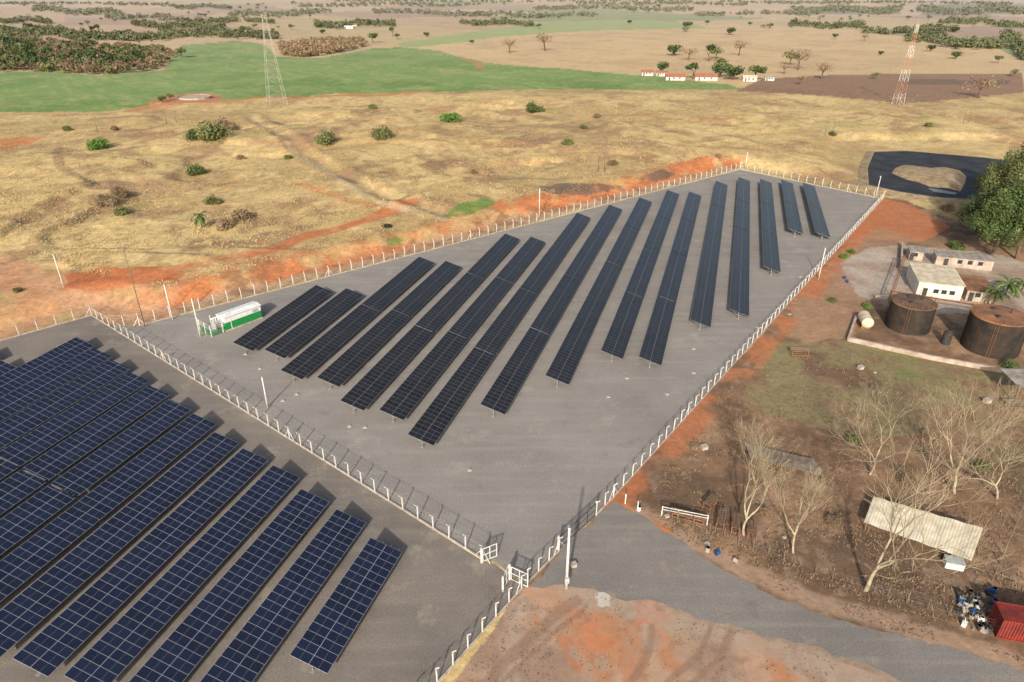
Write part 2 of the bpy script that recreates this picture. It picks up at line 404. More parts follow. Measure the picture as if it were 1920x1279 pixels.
# ---------------------------------------------------------------- yards + road (sheets)
def gravel(name, c1, c2, c3, dirt=None, rot=-.75):
    m, nt, b = new_mat(name)
    tc = nt.nodes.new("ShaderNodeTexCoord")
    def ns(sc, det, vec=None, ro=.5):
        n = nt.nodes.new("ShaderNodeTexNoise"); n.inputs["Scale"].default_value = sc; n.inputs["Detail"].default_value = det; n.inputs["Roughness"].default_value = ro
        nt.links.new(vec or tc.outputs["Object"], n.inputs["Vector"]); return n
    def mapr(n, a, b_, c, d):
        r = nt.nodes.new("ShaderNodeMapRange"); r.inputs[1].default_value = a; r.inputs[2].default_value = b_; r.inputs[3].default_value = c; r.inputs[4].default_value = d
        nt.links.new(n.outputs["Fac"], r.inputs[0]); return r.outputs[0]
    mp = nt.nodes.new("ShaderNodeMapping"); mp.inputs["Rotation"].default_value = (0, 0, rot); mp.inputs["Scale"].default_value = (.05, .6, 1)
    nt.links.new(tc.outputs["Object"], mp.inputs["Vector"])
    a = ns(.07, 8, ro=.65); c = ns(4.5, 8, ro=.7); st = ns(1.0, 5, mp.outputs[0]); pt = ns(.16, 8, ro=.75); sp = ns(22, 3)
    r = nt.nodes.new("ShaderNodeValToRGB"); e = r.color_ramp.elements
    e[0].position = .34; e[0].color = (*c2, 1); e[1].position = .66; e[1].color = (*c1, 1)
    nt.links.new(a.outputs["Fac"], r.inputs["Fac"])
    def mix(f, a_, b_):
        mx = nt.nodes.new("ShaderNodeMix"); mx.data_type = 'RGBA'; nt.links.new(f, mx.inputs[0]); nt.links.new(a_, mx.inputs[6]); mx.inputs[7].default_value = (*b_, 1); return mx.outputs[2]
    o = mix(mapr(st, .5, .72, 0, .55), r.outputs["Color"], c3)
    o = mix(mapr(pt, .55, .68, 0, .8), o, dirt or c3)
    o = mix(mapr(pt, .43, .28, 0, .5), o, tuple(k*.6 for k in c2))
    sc = nt.nodes.new("ShaderNodeVectorMath"); sc.operation = 'SCALE'
    mu = nt.nodes.new("ShaderNodeMath"); mu.operation = 'MULTIPLY'; nt.links.new(mapr(c, .3, .7, .76, 1.22), mu.inputs[0]); nt.links.new(mapr(sp, .3, .7, .8, 1.2), mu.inputs[1])
    nt.links.new(o, sc.inputs[0]); nt.links.new(mu.outputs[0], sc.inputs["Scale"])
    nt.links.new(sc.outputs[0], b.inputs["Base Color"]); b.inputs["Roughness"].default_value = .95; b.inputs["Specular IOR Level"].default_value = .12
    bp = nt.nodes.new("ShaderNodeBump"); bp.inputs["Strength"].default_value = .5; bp.inputs["Distance"].default_value = .05
    nt.links.new(c.outputs["Fac"], bp.inputs["Height"]); nt.links.new(bp.outputs["Normal"], b.inputs["Normal"])
    return m
def sheet(name, l, z, mat, jit=0.0, step=1.5):
    pts = [P(*p) for p in l]; out = []
    for i in range(len(pts)):
        a_, b_ = pts[i], pts[(i+1) % len(pts)]; L = np.linalg.norm(b_-a_); n = max(1, int(L/step))
        for k in range(n):
            q = a_+(b_-a_)*k/n
            # smooth 2-D displacement field: keeps the outline free of self-crossings
            j = np.array([(float(fbm(np.array([q[0]/3]), np.array([q[1]/3]), s_, 4)[0])-.5)*2*jit for s_ in (90, 95)])
            q = q+j
            out.append((q[0], q[1], z))
    me = bpy.data.meshes.new(name); me.from_pydata(out, [], [tuple(range(len(out)))]); me.materials.append(mat); me.update()
    if me.polygons[0].normal.z < 0: me.flip_normals()
    o = bpy.data.objects.new(name, me); link(o); o["kind"] = "structure"; return o
mgr = gravel("grey_gravel", (.30, .272, .24), (.245, .222, .196), (.345, .315, .275), (.37, .33, .275))
mgr2 = gravel("brown_gravel", (.245, .21, .175), (.18, .155, .132), (.28, .24, .195), (.35, .295, .235))
mrd = gravel("road_gravel", (.25, .228, .202), (.195, .178, .158), (.30, .265, .22), (.36, .27, .195), rot=.45)
sheet("gravel_yard", [(262, 612), (1388, 319), (1654, 374), (1150, 932), (1050, 1035), (985, 1098), (930, 1055), (905, 1048), (205, 610)], .006, mgr)
sheet("gravel_yard", [(-300, 700), (0, 640), (172, 592), (205, 612), (903, 1051), (928, 1058), (984, 1102), (820, 1282), (700, 1420), (-700, 1420)], .006, mgr2)
sheet("road", [(1150, 938), (1235, 992), (1320, 1048), (1440, 1112), (1590, 1166), (1750, 1212), (1920, 1262), (2100, 1316), (2100, 1420), (1900, 1338), (1700, 1274), (1500, 1206), (1350, 1170), (1250, 1142), (1100, 1108), (1040, 1098), (990, 1100), (1062, 1028)], .012, mrd, 1.1, .35)

# ---------------------------------------------------------------- solar rows
def solar_mat(name, cell, cell2, line, fl, wk=1.0, spec=.3, rough=.3):
    m, nt, b = new_mat(name)
    tc = nt.nodes.new("ShaderNodeTexCoord"); sp = nt.nodes.new("ShaderNodeSeparateXYZ"); nt.links.new(tc.outputs["Object"], sp.inputs[0])
    def MN(op, a, b_=None):
        n = nt.nodes.new("ShaderNodeMath"); n.operation = op
        for i, q in enumerate((a, b_)):
            if q is None: continue
            if isinstance(q, (int, float)): n.inputs[i].default_value = q
            else: nt.links.new(q, n.inputs[i])
        return n.outputs[0]
    def lines(c, per, w, off=0):
        q = MN('DIVIDE', MN('ADD', c, off), per); fr = MN('FRACT', q); ab = MN('ABSOLUTE', MN('SUBTRACT', fr, .5))
        return MN('GREATER_THAN', ab, .5-w/per/2)
    X_, Y_ = sp.outputs[0], sp.outputs[1]
    big = MN('MAXIMUM', lines(X_, 1.04, .036*wk), lines(Y_, 2.08, .045*wk, 100*2.08))
    mid = lines(Y_, 1.04, .022*wk, 104)
    fine = MN('MAXIMUM', lines(X_, .1733, .008), lines(Y_, .1733, .006, 17.33))
    wn = nt.nodes.new("ShaderNodeTexWhiteNoise"); wn.noise_dimensions = '2D'
    cb = nt.nodes.new("ShaderNodeCombineXYZ"); nt.links.new(MN('FLOOR', MN('DIVIDE', X_, 1.04)), cb.inputs[0]); nt.links.new(MN('FLOOR', MN('DIVIDE', Y_, 2.08)), cb.inputs[1])
    nt.links.new(cb.outputs[0], wn.inputs["Vector"])
    def mix(f, a, b_):
        n = nt.nodes.new("ShaderNodeMix"); n.data_type = 'RGBA'
        nt.links.new(f, n.inputs[0])
        for i, q in ((6, a), (7, b_)):
            if isinstance(q, tuple): n.inputs[i].default_value = (*q, 1)
            else: nt.links.new(q, n.inputs[i])
        return n.outputs[2]
    c = mix(wn.outputs["Value"], cell, cell2)
    c = mix(MN('MULTIPLY', fine, fl), c, line)
    c = mix(MN('MULTIPLY', mid, .55), c, line)
    c = mix(big, c, line)
    nt.links.new(c, b.inputs["Base Color"])
    b.inputs["Roughness"].default_value = rough; b.inputs["IOR"].default_value = 1.45; b.inputs["Specular IOR Level"].default_value = spec
    return m
ms1 = solar_mat("black_solar_glass", (.010, .0105, .013), (.018, .018, .021), (.27, .265, .26), .2, 1.0, .28, .3)
ms2 = solar_mat("blue_solar_glass", (.006, .010, .028), (.009, .015, .040), (.38, .39, .41), .24, .95, .33, .28)
TILT = math.radians(16)
lm = MB(); lm.box((0, 0, .7), (.14, .1, 1.4)); 
Rt = Matrix.Rotation(TILT, 3, 'X')
lm.box((0, 0, 1.42), (.08, 3.2, .1), R=Rt); lm.tube((0, .05, .7), (0, 1.2, 1.72), .04, n=4); lm.tube((0, -.05, .7), (0, -1.0, 1.1), .04, n=4); lm.box((0, 0, .04), (.5, .5, .08))
leg_me = lm.mesh("leg", M['galv'])
def solar_row(n0, s0, s1, off, mat, label, grp):
    L = s1-s0
    p = d*s0+n*off
    e = empty("solar_panel_row", (p[0], p[1], 0), math.atan2(d[1], d[0]))
    tag(e, label, "solar panels", grp)
    k = max(1, round(L/27)); seg = L/k
    sb = MB()
    for i in range(k):
        a_ = i*seg; q = seg-(.28 if i < k-1 else 0); q = round(q/1.04)*1.04 if k == 1 else q
        sb.box((a_+q/2, 0, random.uniform(-.03, .03)), (q, 4.16, .045))
    o = sb.obj("panel_surface", mat, e, (0, 0, 1.56)); o.rotation_euler = (TILT, 0, 0)
    fb = MB()
    for yy_ in (-1.5, -.55, .55, 1.5): fb.box((L/2, yy_, 0), (L-.3, .06, .08))
    o2 = fb.obj("support_rail", M['galv'], e, (0, 0, 1.56)); o2.rotation_euler = (TILT, 0, 0); o2.location = (0, .02, 1.47)
    nl = max(2, int(L/5.5)+1)
    for i in range(nl):
        inst("leg", leg_me, e, (.5+(L-1)*i/(nl-1), 0, 0))
rows1 = [((439, 645), (480, 658), (590, 533), (622, 547)), ((500, 660), (537, 670), (643, 541), (678, 556)), ((525, 695), (572, 713), (783, 481), (815, 494)),
 ((594, 708), (640, 727), (833, 489), (866, 502)), ((637, 752), (688, 771), (943, 437), (976, 450)), ((712, 770), (757, 788), (993, 444), (1025, 455)),
 ((767, 816), (812, 836), (1078, 399), (1111, 409)), ((899, 757), (947, 780), (1140, 384), (1170, 394)), ((1020, 703), (1067, 724), (1197, 370), (1226, 380)),
 ((1123, 657), (1168, 674), (1250, 357), (1277, 365)), ((1194, 668), (1240, 687), (1291, 360), (1319, 368)), ((1290, 600), (1333, 614), (1341, 340), (1368, 347)),
 ((1363, 580), (1406, 594), (1383, 333), (1410, 340)), ((1428, 500), (1463, 511), (1425, 337), (1450, 343)), ((1473, 430), (1507, 438), (1465, 338), (1489, 344)),
 ((1523, 437), (1559, 445), (1506, 344), (1529, 349))]
def mid(a_, b_, z): return (P(a_[0], a_[1], z)+P(b_[0], b_[1], z))/2
ends = [(mid(r[0], r[1], 1.56), mid(r[2], r[3], 1.56)) for r in rows1]
d = sum((b_-a_) for a_, b_ in ends); d = d/np.linalg.norm(d); n = np.array([d[1], -d[0]])
for i, (a_, b_) in enumerate(ends):
    offA, offB = a_@n, b_@n
    solar_row(0, a_@d, b_@d, (offA+offB)/2, ms1, "long row of tilted black solar panels on grey gravel", "rows of black solar panels")
rows2 = [((697, 1003), (757, 1025)), ((633, 958), (687, 983)), ((568, 916), (622, 940)), ((507, 878), (560, 901)), ((453, 840), (506, 863)), ((402, 808), (453, 829)),
 ((355, 778), (405, 799)), ((308, 750), (362, 770)), ((275, 722), (325, 742)), ((237, 697), (287, 716)), ((202, 673), (250, 692)), ((165, 652), (218, 668)), ((137, 632), (187, 650))]
e2 = [mid(r[0], r[1], 1.56) for r in rows2]
offs = np.array([q@n for q in e2]); ss_ = np.array([q@d for q in e2]); ii = np.arange(len(e2))
po = np.polyfit(ii, offs, 1); ps = np.polyfit(ii, ss_, 1)
nearA = mid((555, 1235), (615, 1262), 1.56)@d
for i in range(15):
    off = np.polyval(po, i); s1 = np.polyval(ps, i)
    if i >= 13: s1 -= 13
    s0 = nearA if i == 0 else 28.0
    solar_row(0, s0, s1, off, ms2, "short row of tilted blue solar panels on brown gravel" if i == 0 else "row of tilted dark blue solar panels on brown gravel", "rows of blue solar panels")

# ---------------------------------------------------------------- fences
pm = MB(); pm.box((0, 0, 1.05), (.12, .12, 2.1)); pm.add([(-.06, -.06, 2.1), (.06, -.06, 2.1), (.06, .06, 2.1), (-.06, .06, 2.1), (-.05, .35, 2.55), (.05, .35, 2.55), (.05, .45, 2.5), (-.05, .45, 2.5)], [(0, 1, 5, 4), (1, 2, 6, 5), (2, 3, 7, 6), (3, 0, 4, 7), (4, 5, 6, 7)])
post_me = pm.mesh("post", M['conc'])
bm_ = MB(); bm_.tube((0, 0, 1.7), (1.15, 0, .05), .045, n=4); brace_me = bm_.mesh("brace", M['conc'])
def fence(l, sp, label, side=1, kerb=True, brace=14, grp="concrete post perimeter fences"):
    pts = [P(*p) for p in l]
    e = empty("perimeter_fence", (pts[0][0], pts[0][1], 0)); tag(e, label, "fence", grp)
    o0 = pts[0]; wb = MB(); kb = MB(); c = 0
    for i in range(len(pts)-1):
        a_, b_ = pts[i], pts[i+1]; v = b_-a_; L = np.linalg.norm(v); k = max(1, round(L/sp)); ang = math.atan2(v[1], v[0])
        nn = np.array([-v[1], v[0]])/L*side
        for j in range(k+(1 if i == len(pts)-2 else 0)):
            q = a_+v*j/k-o0
            po_ = inst("post", post_me, e, (q[0], q[1], 0), ang+(0 if side > 0 else math.pi)+random.uniform(-.06, .06))
            po_.rotation_euler.x = random.uniform(-.03, .03); po_.rotation_euler.y = random.uniform(-.03, .03)
            if brace and c % brace == 0:
                inst("brace", brace_me, e, (q[0], q[1], 0), ang); inst("brace", brace_me, e, (q[0], q[1], 0), ang+math.pi)
            c += 1
        A = a_-o0; B = b_-o0
        for z in (.35, .8, 1.25, 1.7, 2.05): wb.tube((A[0], A[1], z), (B[0], B[1], z), .011, n=3)
        for z, w in ((2.25, .15), (2.45, .36)):
            wb.tube((A[0]+nn[0]*w, A[1]+nn[1]*w, z), (B[0]+nn[0]*w, B[1]+nn[1]*w, z), .011, n=3)
        if kerb: m_ = (A+B)/2; kb.box((m_[0], m_[1], .09), (L-.14, .2, .2), ang)
    wb.obj("wire", M['wire'], e)
    if kerb: kb.obj("base_kerb", M['kerb'], e)
    return e
fence([(905, 1050), (172, 592)], 2.7, "white concrete post fence between two gravel solar yards", 1)
fence([(172, 592), (0, 640), (-120, 675)], 2.9, "white concrete post fence beside red dirt track", 1)
fence([(262, 611), (1388, 318)], 2.9, "long white concrete post fence below red earth bank", 1)
fence([(1388, 318), (1655, 374)], 2.9, "white concrete post fence beside dry field and lined pond", 1)
fence([(1655, 374), (1150, 933)], 2.7, "long white concrete post fence beside brown earth plot", 1)
fence([(1150, 933), (1118, 966)], 2.4, "short white concrete post fence beside road entrance", 1)
fence([(1048, 1034), (990, 1093)], 2.3, "short white concrete post fence at gravel entrance", 1)
fence([(978, 1105), (820, 1282), (760, 1345)], 2.5, "white concrete post fence along bare red earth", 1)
fence([(262, 611), (205, 612)], 2.6, "short white concrete post fence joining two yards", 1, kerb=False)

# gates
def gate(pa, pb, mat, label):
    a_ = P(*pa); b_ = P(*pb); v = b_-a_; L = np.linalg.norm(v); ang = math.atan2(v[1], v[0])
    e = empty("gate", (a_[0], a_[1], 0), ang); tag(e, label, "gate")
    f = MB()
    for z in (.15, 1.1, 2.05): f.box((L/2, 0, z), (L, .07, .08))
    for xx in (0.04, L/2, L-.04): f.box((xx, 0, 1.1), (.08, .08, 1.98))
    f.obj("gate_frame", mat, e)
    g_ = MB()
    for k in range(int(L/.16)): g_.box((.12+k*.16, 0, 1.1), (.015, .015, 1.8))
    for k in range(10): g_.box((L/2, 0, .25+k*.18), (L-.15, .012, .012))
    g_.obj("gate_mesh", M['wire'], e)
    pb_ = MB(); pb_.box((-.15, 0, 1.15), (.2, .2, 2.3)); pb_.obj("gate_post", M['conc'], e)
gate((905, 1055), (932, 1044), M['white'], "white metal swing gate leaf standing open on gravel")
gate((944, 1108), (955, 1082), M['white'], "white metal swing gate leaf open beside corner post")
gate((958, 1088), (990, 1103), M['white'], "white metal gate leaf by the fence corner")
gate((1048, 1032), (1082, 1000), M['dark'], "dark wire mesh gate leaf across road entrance")
gate((1116, 968), (1084, 998), M['dark'], "dark wire mesh gate leaf across road entrance")

# ---------------------------------------------------------------- poles
def pole(bx, by, ty, label, r=.15, mat='conc', arms=0, name="utility_pole", cat="pole", box=False):
    b_ = G1(bx, by); h = hh(b_, ty); z = Z(b_)
    e = empty(name, (b_[0], b_[1], z-.05)); tag(e, label, cat)
    q = MB(); q.tube((0, 0, 0), (0, 0, h), r, r*.65, 8); q.obj("pole_shaft", M[mat], e, smooth=True)
    if arms:
        for k in range(arms):
            q = MB(); q.box((0, .12, h-.35-k*.9), (1.9, .1, .12), .5)
            for s_ in (-.8, -.3, .3, .8): q.tube((s_*math.cos(.5), .12+s_*math.sin(.5), h-.3-k*.9), (s_*math.cos(.5), .12+s_*math.sin(.5), h-.08-k*.9), .05, n=6)
            q.obj("cross_arm", M['wood'], e)
    else:
        q = MB(); q.box((0, .3, h-.2), (.3, .5, .1)); q.box((0, .5, h-.28), (.28, .22, .16)); q.obj("floodlight", M['grey'], e)
    if box:
        q = MB(); q.box((0, -.26, 1.5), (.5, .3, .7)); q.obj("meter_box", M['grey'], e)
pole(1062, 1103, 990, "tall white concrete pole beside entrance gate", .19, 'conc', 0, box=True)
pole(502, 764, 707, "white concrete light pole inside solar yard", .14)
pole(377, 636, 560, "white concrete pole beside transformer enclosure", .15)
pole(325, 603, 533, "white concrete pole beside yard fence", .15)
pole(273, 617, 462, "old wooden power pole beside dirt track", .10, 'wood', 1)
pole(121, 543, 477, "white concrete pole on red earth mound", .14)
pole(1011, 412, 353, "pale pole standing behind the yard fence", .15)
pole(1397, 318, 286, "white light pole at yard fence corner", .14)
pole(1641, 374, 330, "white light pole at far yard corner", .14)
pole(1534, 527, 465, "white light pole on side fence", .14)
for (a_, b_, c_) in [(184, 250, 218), (313, 234, 205), (331, 232, 208), (1121, 325, 262), (1133, 325, 262), (1546, 258, 228), (1560, 258, 228), (1805, 232, 206), (1815, 232, 206), (1665, 148, 128)]:
    pole(a_, b_, c_, "weathered wooden power pole in dry grass", .13, 'wood', 1, name="power_pole")

# ---------------------------------------------------------------- lattice towers
def lattice(bx, by, ty, w0, w1, lev, matl, label, slim=.1):
    b_ = G1(bx, by); h = hh(b_, ty); z = Z(b_)
    e = empty("lattice_tower", (b_[0], b_[1], z-.2), .5); tag(e, label, "tower")
    def w(t): return w1+(w0-w1)*(1-t)**1.15
    for sx_, sy_ in ((-1, -1), (1, -1), (1, 1), (-1, 1)):
        q = MB()
        for k in range(lev):
            t0, t1 = k/lev, (k+1)/lev
            q.tube((sx_*w(t0)/2, sy_*w(t0)/2, t0*h), (sx_*w(t1)/2, sy_*w(t1)/2, t1*h), slim*1.3, n=4)
        q.obj("tower_leg", matl, e)
    q = MB(); cs_ = [(-1, -1), (1, -1), (1, 1), (-1, 1)]
    for k in range(lev):
        t0, t1 = k/lev, (k+1)/lev
        for i in range(4):
            a_, c_ = cs_[i], cs_[(i+1) % 4]
            q.tube((a_[0]*w(t0)/2, a_[1]*w(t0)/2, t0*h), (c_[0]*w(t1)/2, c_[1]*w(t1)/2, t1*h), slim*.6, n=3)
            if (k+i) % 2 == 0: q.tube((c_[0]*w(t0)/2, c_[1]*w(t0)/2, t0*h), (a_[0]*w(t1)/2, a_[1]*w(t1)/2, t1*h), slim*.6, n=3)
            q.tube((a_[0]*w(t1)/2, a_[1]*w(t1)/2, t1*h), (c_[0]*w(t1)/2, c_[1]*w(t1)/2, t1*h), slim*.6, n=3)
    q.obj("bracing", matl, e)
    q = MB(); q.box((0, 0, h*.985), (w1*1.5, w1*1.5, .12)); q.tube((0, 0, h), (0, 0, h+3), .05, n=5)
    for i in range(4):
        an = i*math.pi/2+.3; q.box((math.cos(an)*w1*.8, math.sin(an)*w1*.8, h*.965), (.2, .2, 1.5), an)
    q.obj("antenna", matl, e)
mb_, nt, b = new_mat("red_white_bands")
tc = nt.nodes.new("ShaderNodeTexCoord"); sp = nt.nodes.new("ShaderNodeSeparateXYZ"); nt.links.new(tc.outputs["Object"], sp.inputs[0])
m1 = nt.nodes.new("ShaderNodeMath"); m1.operation = 'DIVIDE'; m1.inputs[1].default_value = 12.; nt.links.new(sp.outputs[2], m1.inputs[0])
m2 = nt.nodes.new("ShaderNodeMath"); m2.operation = 'FRACT'; nt.links.new(m1.outputs[0], m2.inputs[0])
m3 = nt.nodes.new("ShaderNodeMath"); m3.operation = 'GREATER_THAN'; m3.inputs[1].default_value = .5; nt.links.new(m2.outputs[0], m3.inputs[0])
mx = nt.nodes.new("ShaderNodeMix"); mx.data_type = 'RGBA'; mx.inputs[6].default_value = (.7, .65, .58, 1); mx.inputs[7].default_value = (.45, .21, .12, 1)
nt.links.new(m3.outputs[0], mx.inputs[0]); nt.links.new(mx.outputs[2], b.inputs["Base Color"])
M['tower'] = mk("tower_steel", (.46, .42, .36), (.36, .33, .28), 1, .7)
lattice(520, 197, 26, 9.5, 1.8, 10, M['tower'], "tall grey steel lattice tower beside green field", .075)
lattice(1683, 197, 46, 4.4, 1.1, 12, mb_, "slender red and white lattice tower in dry field", .055)

# ---------------------------------------------------------------- vegetation templates
def leafcloud(rng, nl, R, lobes, leaf, zc, rs=1.0, cs=.68):
    L = rng.normal(size=(lobes, 3)); L /= np.linalg.norm(L, axis=1)[:, None]
    L *= (rng.random((lobes, 1))**.5)*cs; L[:, 2] = np.abs(L[:, 2])*.9-.25
    rad = rng.uniform(.28, .52, lobes)*rs
    k = rng.integers(0, lobes, nl)
    dd = rng.normal(size=(nl, 3)); dd /= np.linalg.norm(dd, axis=1)[:, None]
    c = L[k]+dd*(rad[k]*rng.uniform(.55, 1.08, nl))[:, None]
    c *= np.array(R)[None, :]; c[:, 2] += zc
    u = rng.normal(size=(nl, 3)); u /= np.linalg.norm(u, axis=1)[:, None]
    w = np.cross(u, dd+.4*rng.normal(size=(nl, 3))); w /= np.linalg.norm(w, axis=1)[:, None]+1e-6
    s = leaf*rng.uniform(.5, 1.25, nl)[:, None]
    V = np.stack([c-u*s, c-w*s*.6, c+u*s, c+w*s*.6], 1).reshape(-1, 3)
    return V, np.arange(nl*4).reshape(-1, 4)
def trunkmesh(rng, h, r, spread, nb=5):
    q = MB(); p = Vector((0, 0, -.3)); 
    top = Vector((rng.uniform(-.1, .1)*h, rng.uniform(-.1, .1)*h, h*.5)); q.tube(p, top, r, r*.7, 7)
    for i in range(nb):
        an = i*2*math.pi/nb+rng.uniform(-.4, .4); m_ = top+Vector((math.cos(an)*spread*.5, math.sin(an)*spread*.5, h*.2))
        e_ = m_+Vector((math.cos(an)*spread*.35, math.sin(an)*spread*.35, h*.15))
        q.tube(top-Vector((0, 0, h*.08)), m_, r*.5, r*.3, 5); q.tube(m_, e_, r*.3, r*.1, 4)
    return q
def far_tree(seed, nl, h, R, leaf, mat, trunk=True):
    rng = np.random.default_rng(seed)
    zc = h-R*.75 if trunk else R*.55
    V, Fq = leafcloud(rng, nl, (R, R, R*.72), 9, leaf, zc)
    q = trunkmesh(rng, h*.8, .06*R+.05, R*.8, 4) if trunk else MB().tube((0, 0, 0), (0, 0, R*.6), .1, .05, 4)
    tv = np.array(q.v); tf = [f for f in q.f if len(f) == 4]
    V2 = np.concatenate([V, tv]); F2 = np.concatenate([Fq, np.array(tf)+len(V)])
    mi = np.concatenate([np.zeros(len(Fq), int), np.ones(len(tf), int)])
    return mesh_np("tree", V2, F2, [mat, M['bark']], mi)
FT = [far_tree(1, 420, 8, 4.2, .55, M['lf1']), far_tree(2, 420, 7, 4.8, .55, M['lf2']), far_tree(3, 340, 8, 4.6, .5, M['lf3']), far_tree(4, 420, 9, 3.6, .55, M['lf2'])]
FTD = [far_tree(5, 240, 9, 5.5, .36, M['lf4']), far_tree(6, 260, 10, 6.0, .36, M['lf4'])]
M['lfh'] = mk("foliage_painted_haze", (.20, .21, .13), (.13, .14, .095), .5, .8, rnd=.15)  # distant single trees, leaf colour paled to paint in haze
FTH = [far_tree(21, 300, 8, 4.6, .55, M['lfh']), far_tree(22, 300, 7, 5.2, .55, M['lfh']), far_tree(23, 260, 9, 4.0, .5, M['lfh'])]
TL = {0: "green round-crowned tree on dry farmland", 1: "dark green spreading tree on dry farmland", 2: "olive green tree on dry farmland", 3: "dark leafy tree on dry farmland"}
def put_tree(px, py, h, kind=0, dry=False, hazy=False):
    p = G1(px, py); me = (FTD[kind] if dry else (FTH[kind % 3] if hazy else FT[kind])); base = (9 if dry else 8)
    sx_ = random.uniform(.85, 1.2)
    o = inst("tree", me, None, (p[0], p[1], Z(p)-.1), random.uniform(0, 6.28), (h/base*sx_, h/base*random.uniform(.85, 1.15), h/base))
    tag(o, "sparse brown half-bare tree on dry farmland" if dry else TL[kind], "tree", "scattered farmland trees")
for px, py, h, k, dr in [(955, 101, 18, 0, True), (1022, 97, 20, 1, True), (1288, 54, 15, 1, 0), (1262, 106, 15, 1, 0), (1290, 115, 15, 0, True), (1330, 117, 14, 3, 0), (1343, 112, 13, 2, 0),
  (1385, 106, 16, 1, True), (1370, 66, 14, 1, 0), (1480, 124, 15, 2, 0), (1497, 132, 18, 1, True), (1470, 140, 10, 0, True), (1540, 150, 15, 0, True), (1242, 138, 12, 1, 0), (1298, 150, 11, 3, 0), (1350, 146, 15, 1, 0), (1376, 151, 14, 1, 0), (1417, 152, 13, 0, 0),
  (1350, 130, 11, 2, 0), (1835, 186, 17, 0, True), (1790, 112, 10, 1, 0), (1745, 98, 10, 1, 0), (1620, 78, 11, 0, True), (1565, 75, 9, 0, 0), (1445, 53, 10, 1, 0), (1405, 50, 9, 0, 0), (1325, 48, 10, 0, 0),
  (1180, 45, 9, 1, 0), (1010, 55, 10, 2, 0), (700, 82, 14, 0, 0), (745, 75, 9, 2, 0), (800, 70, 9, 1, 0), (1650, 105, 6, 1, 0), (1640, 150, 6, 2, 0), (1870, 120, 8, 0, 0), (885, 83, 6, 1, 0), (1790, 62, 11, 1, 0),
  (55, 55, 13, 1, 0), (240, 75, 10, 0, 0), (390, 66, 13, 1, 0), (342, 110, 12, 2, 0), (460, 74, 10, 2, 0), (1500, 160, 8, 0, True), (305, 192, 5, 1, 0), (320, 190, 5, 2, 0), (1900, 145, 7, 2, 0), (150, 118, 14, 0, 0), (45, 112, 15, 0, 0), (95, 120, 13, 3, 0), (230, 112, 12, 0, 0), (20, 125, 12, 2, 0), (270, 122, 10, 0, 0)]:
    put_tree(px, py, h, k % 2 if dr else k, dr)
cnt = 0
rr_ = np.random.default_rng(5)
while cnt < 120:
    px = rr_.uniform(0, 1920); py = rr_.uniform(8, 72)
    if 740 < px < 1350 and py > 40 and rr_.random() < .85: continue
    if 1350 < px < 1700 and py > 55: continue
    for _ in range(int(rr_.integers(1, 4))):
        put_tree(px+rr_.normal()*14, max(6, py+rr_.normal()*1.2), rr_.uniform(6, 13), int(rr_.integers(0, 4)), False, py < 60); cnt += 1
def replicate(tmpls, pos, sc, rng):
    Vs, Fs = [], []; b0 = 0
    for i, p in enumerate(pos):
        V, Fq = tmpls[i % len(tmpls)]
        a_ = rng.uniform(0, 6.28); c_, s_ = math.cos(a_), math.sin(a_)
        W = V.copy(); W[:, 0] = V[:, 0]*c_-V[:, 1]*s_; W[:, 1] = V[:, 0]*s_+V[:, 1]*c_
        W = W*sc[i]; W += np.array(p)
        Vs.append(W); Fs.append(Fq+b0); b0 += len(V)
    return np.concatenate(Vs), np.concatenate(Fs)
def stuff_wood(name, px, py, size, nl, leaf, mat, seed, label):
    rng = np.random.default_rng(seed)
    t = [leafcloud(rng, nl, (1, 1, .95), 7, leaf, .75) for _ in range(6)]
    g_ = G(px, py); z = hgt(g_[:, 0], g_[:, 1])
    V, Fq = replicate(t, np.column_stack([g_, z]), size*rng.uniform(.6, 1.3, len(px)), rng)
    o = bpy.data.objects.new(name, mesh_np(name, V, Fq, [mat])); link(o); o["kind"] = "stuff"; o["label"] = label; o["category"] = "woodland"
def in_px(l, nn_, rng):
    a = np.array(l, float)
    x0, x1, y0, y1 = a[:, 0].min(), a[:, 0].max(), a[:, 1].min(), a[:, 1].max()
    X_ = rng.uniform(x0, x1, nn_*4); Y_ = rng.uniform(y0, y1, nn_*4); m_ = inpoly(X_, Y_, [tuple(q) for q in a])
    return X_[m_][:nn_], Y_[m_][:nn_]
rg = np.random.default_rng(9)
a1 = in_px([(-60, 74), (60, 78), (180, 88), (300, 95), (328, 106), (305, 126), (280, 134), (180, 143), (110, 137), (-60, 137)], 620, rg)
a1b = in_px([(60, 78), (180, 88), (300, 95), (328, 106), (305, 130), (180, 143), (110, 137)], 260, rg)
a2 = in_px([(525, 88), (600, 78), (680, 78), (695, 88), (620, 104), (560, 111), (530, 106)], 380, rg)
a3 = in_px([(-60, 80), (60, 84), (180, 92), (300, 98), (280, 125), (180, 135), (-60, 132)], 170, rg)
stuff_wood("woodland", a1[0], a1[1], 4.6, 90, .2, M['farw'], 1, "dense green and brown woodland beside green field")
stuff_wood("woodland", a1b[0], a1b[1], 4.8, 80, .16, M['lf4'], 17, "brown leafless trees among green woodland")
stuff_wood("woodland", a3[0], a3[1], 6.2, 110, .18, M['lf2'], 7, "taller dark green trees standing among woodland")
stuff_wood("woodland", a2[0], a2[1], 4.2, 90, .2, M['lf4'], 2, "brownish leafless woodland patch beside green field")
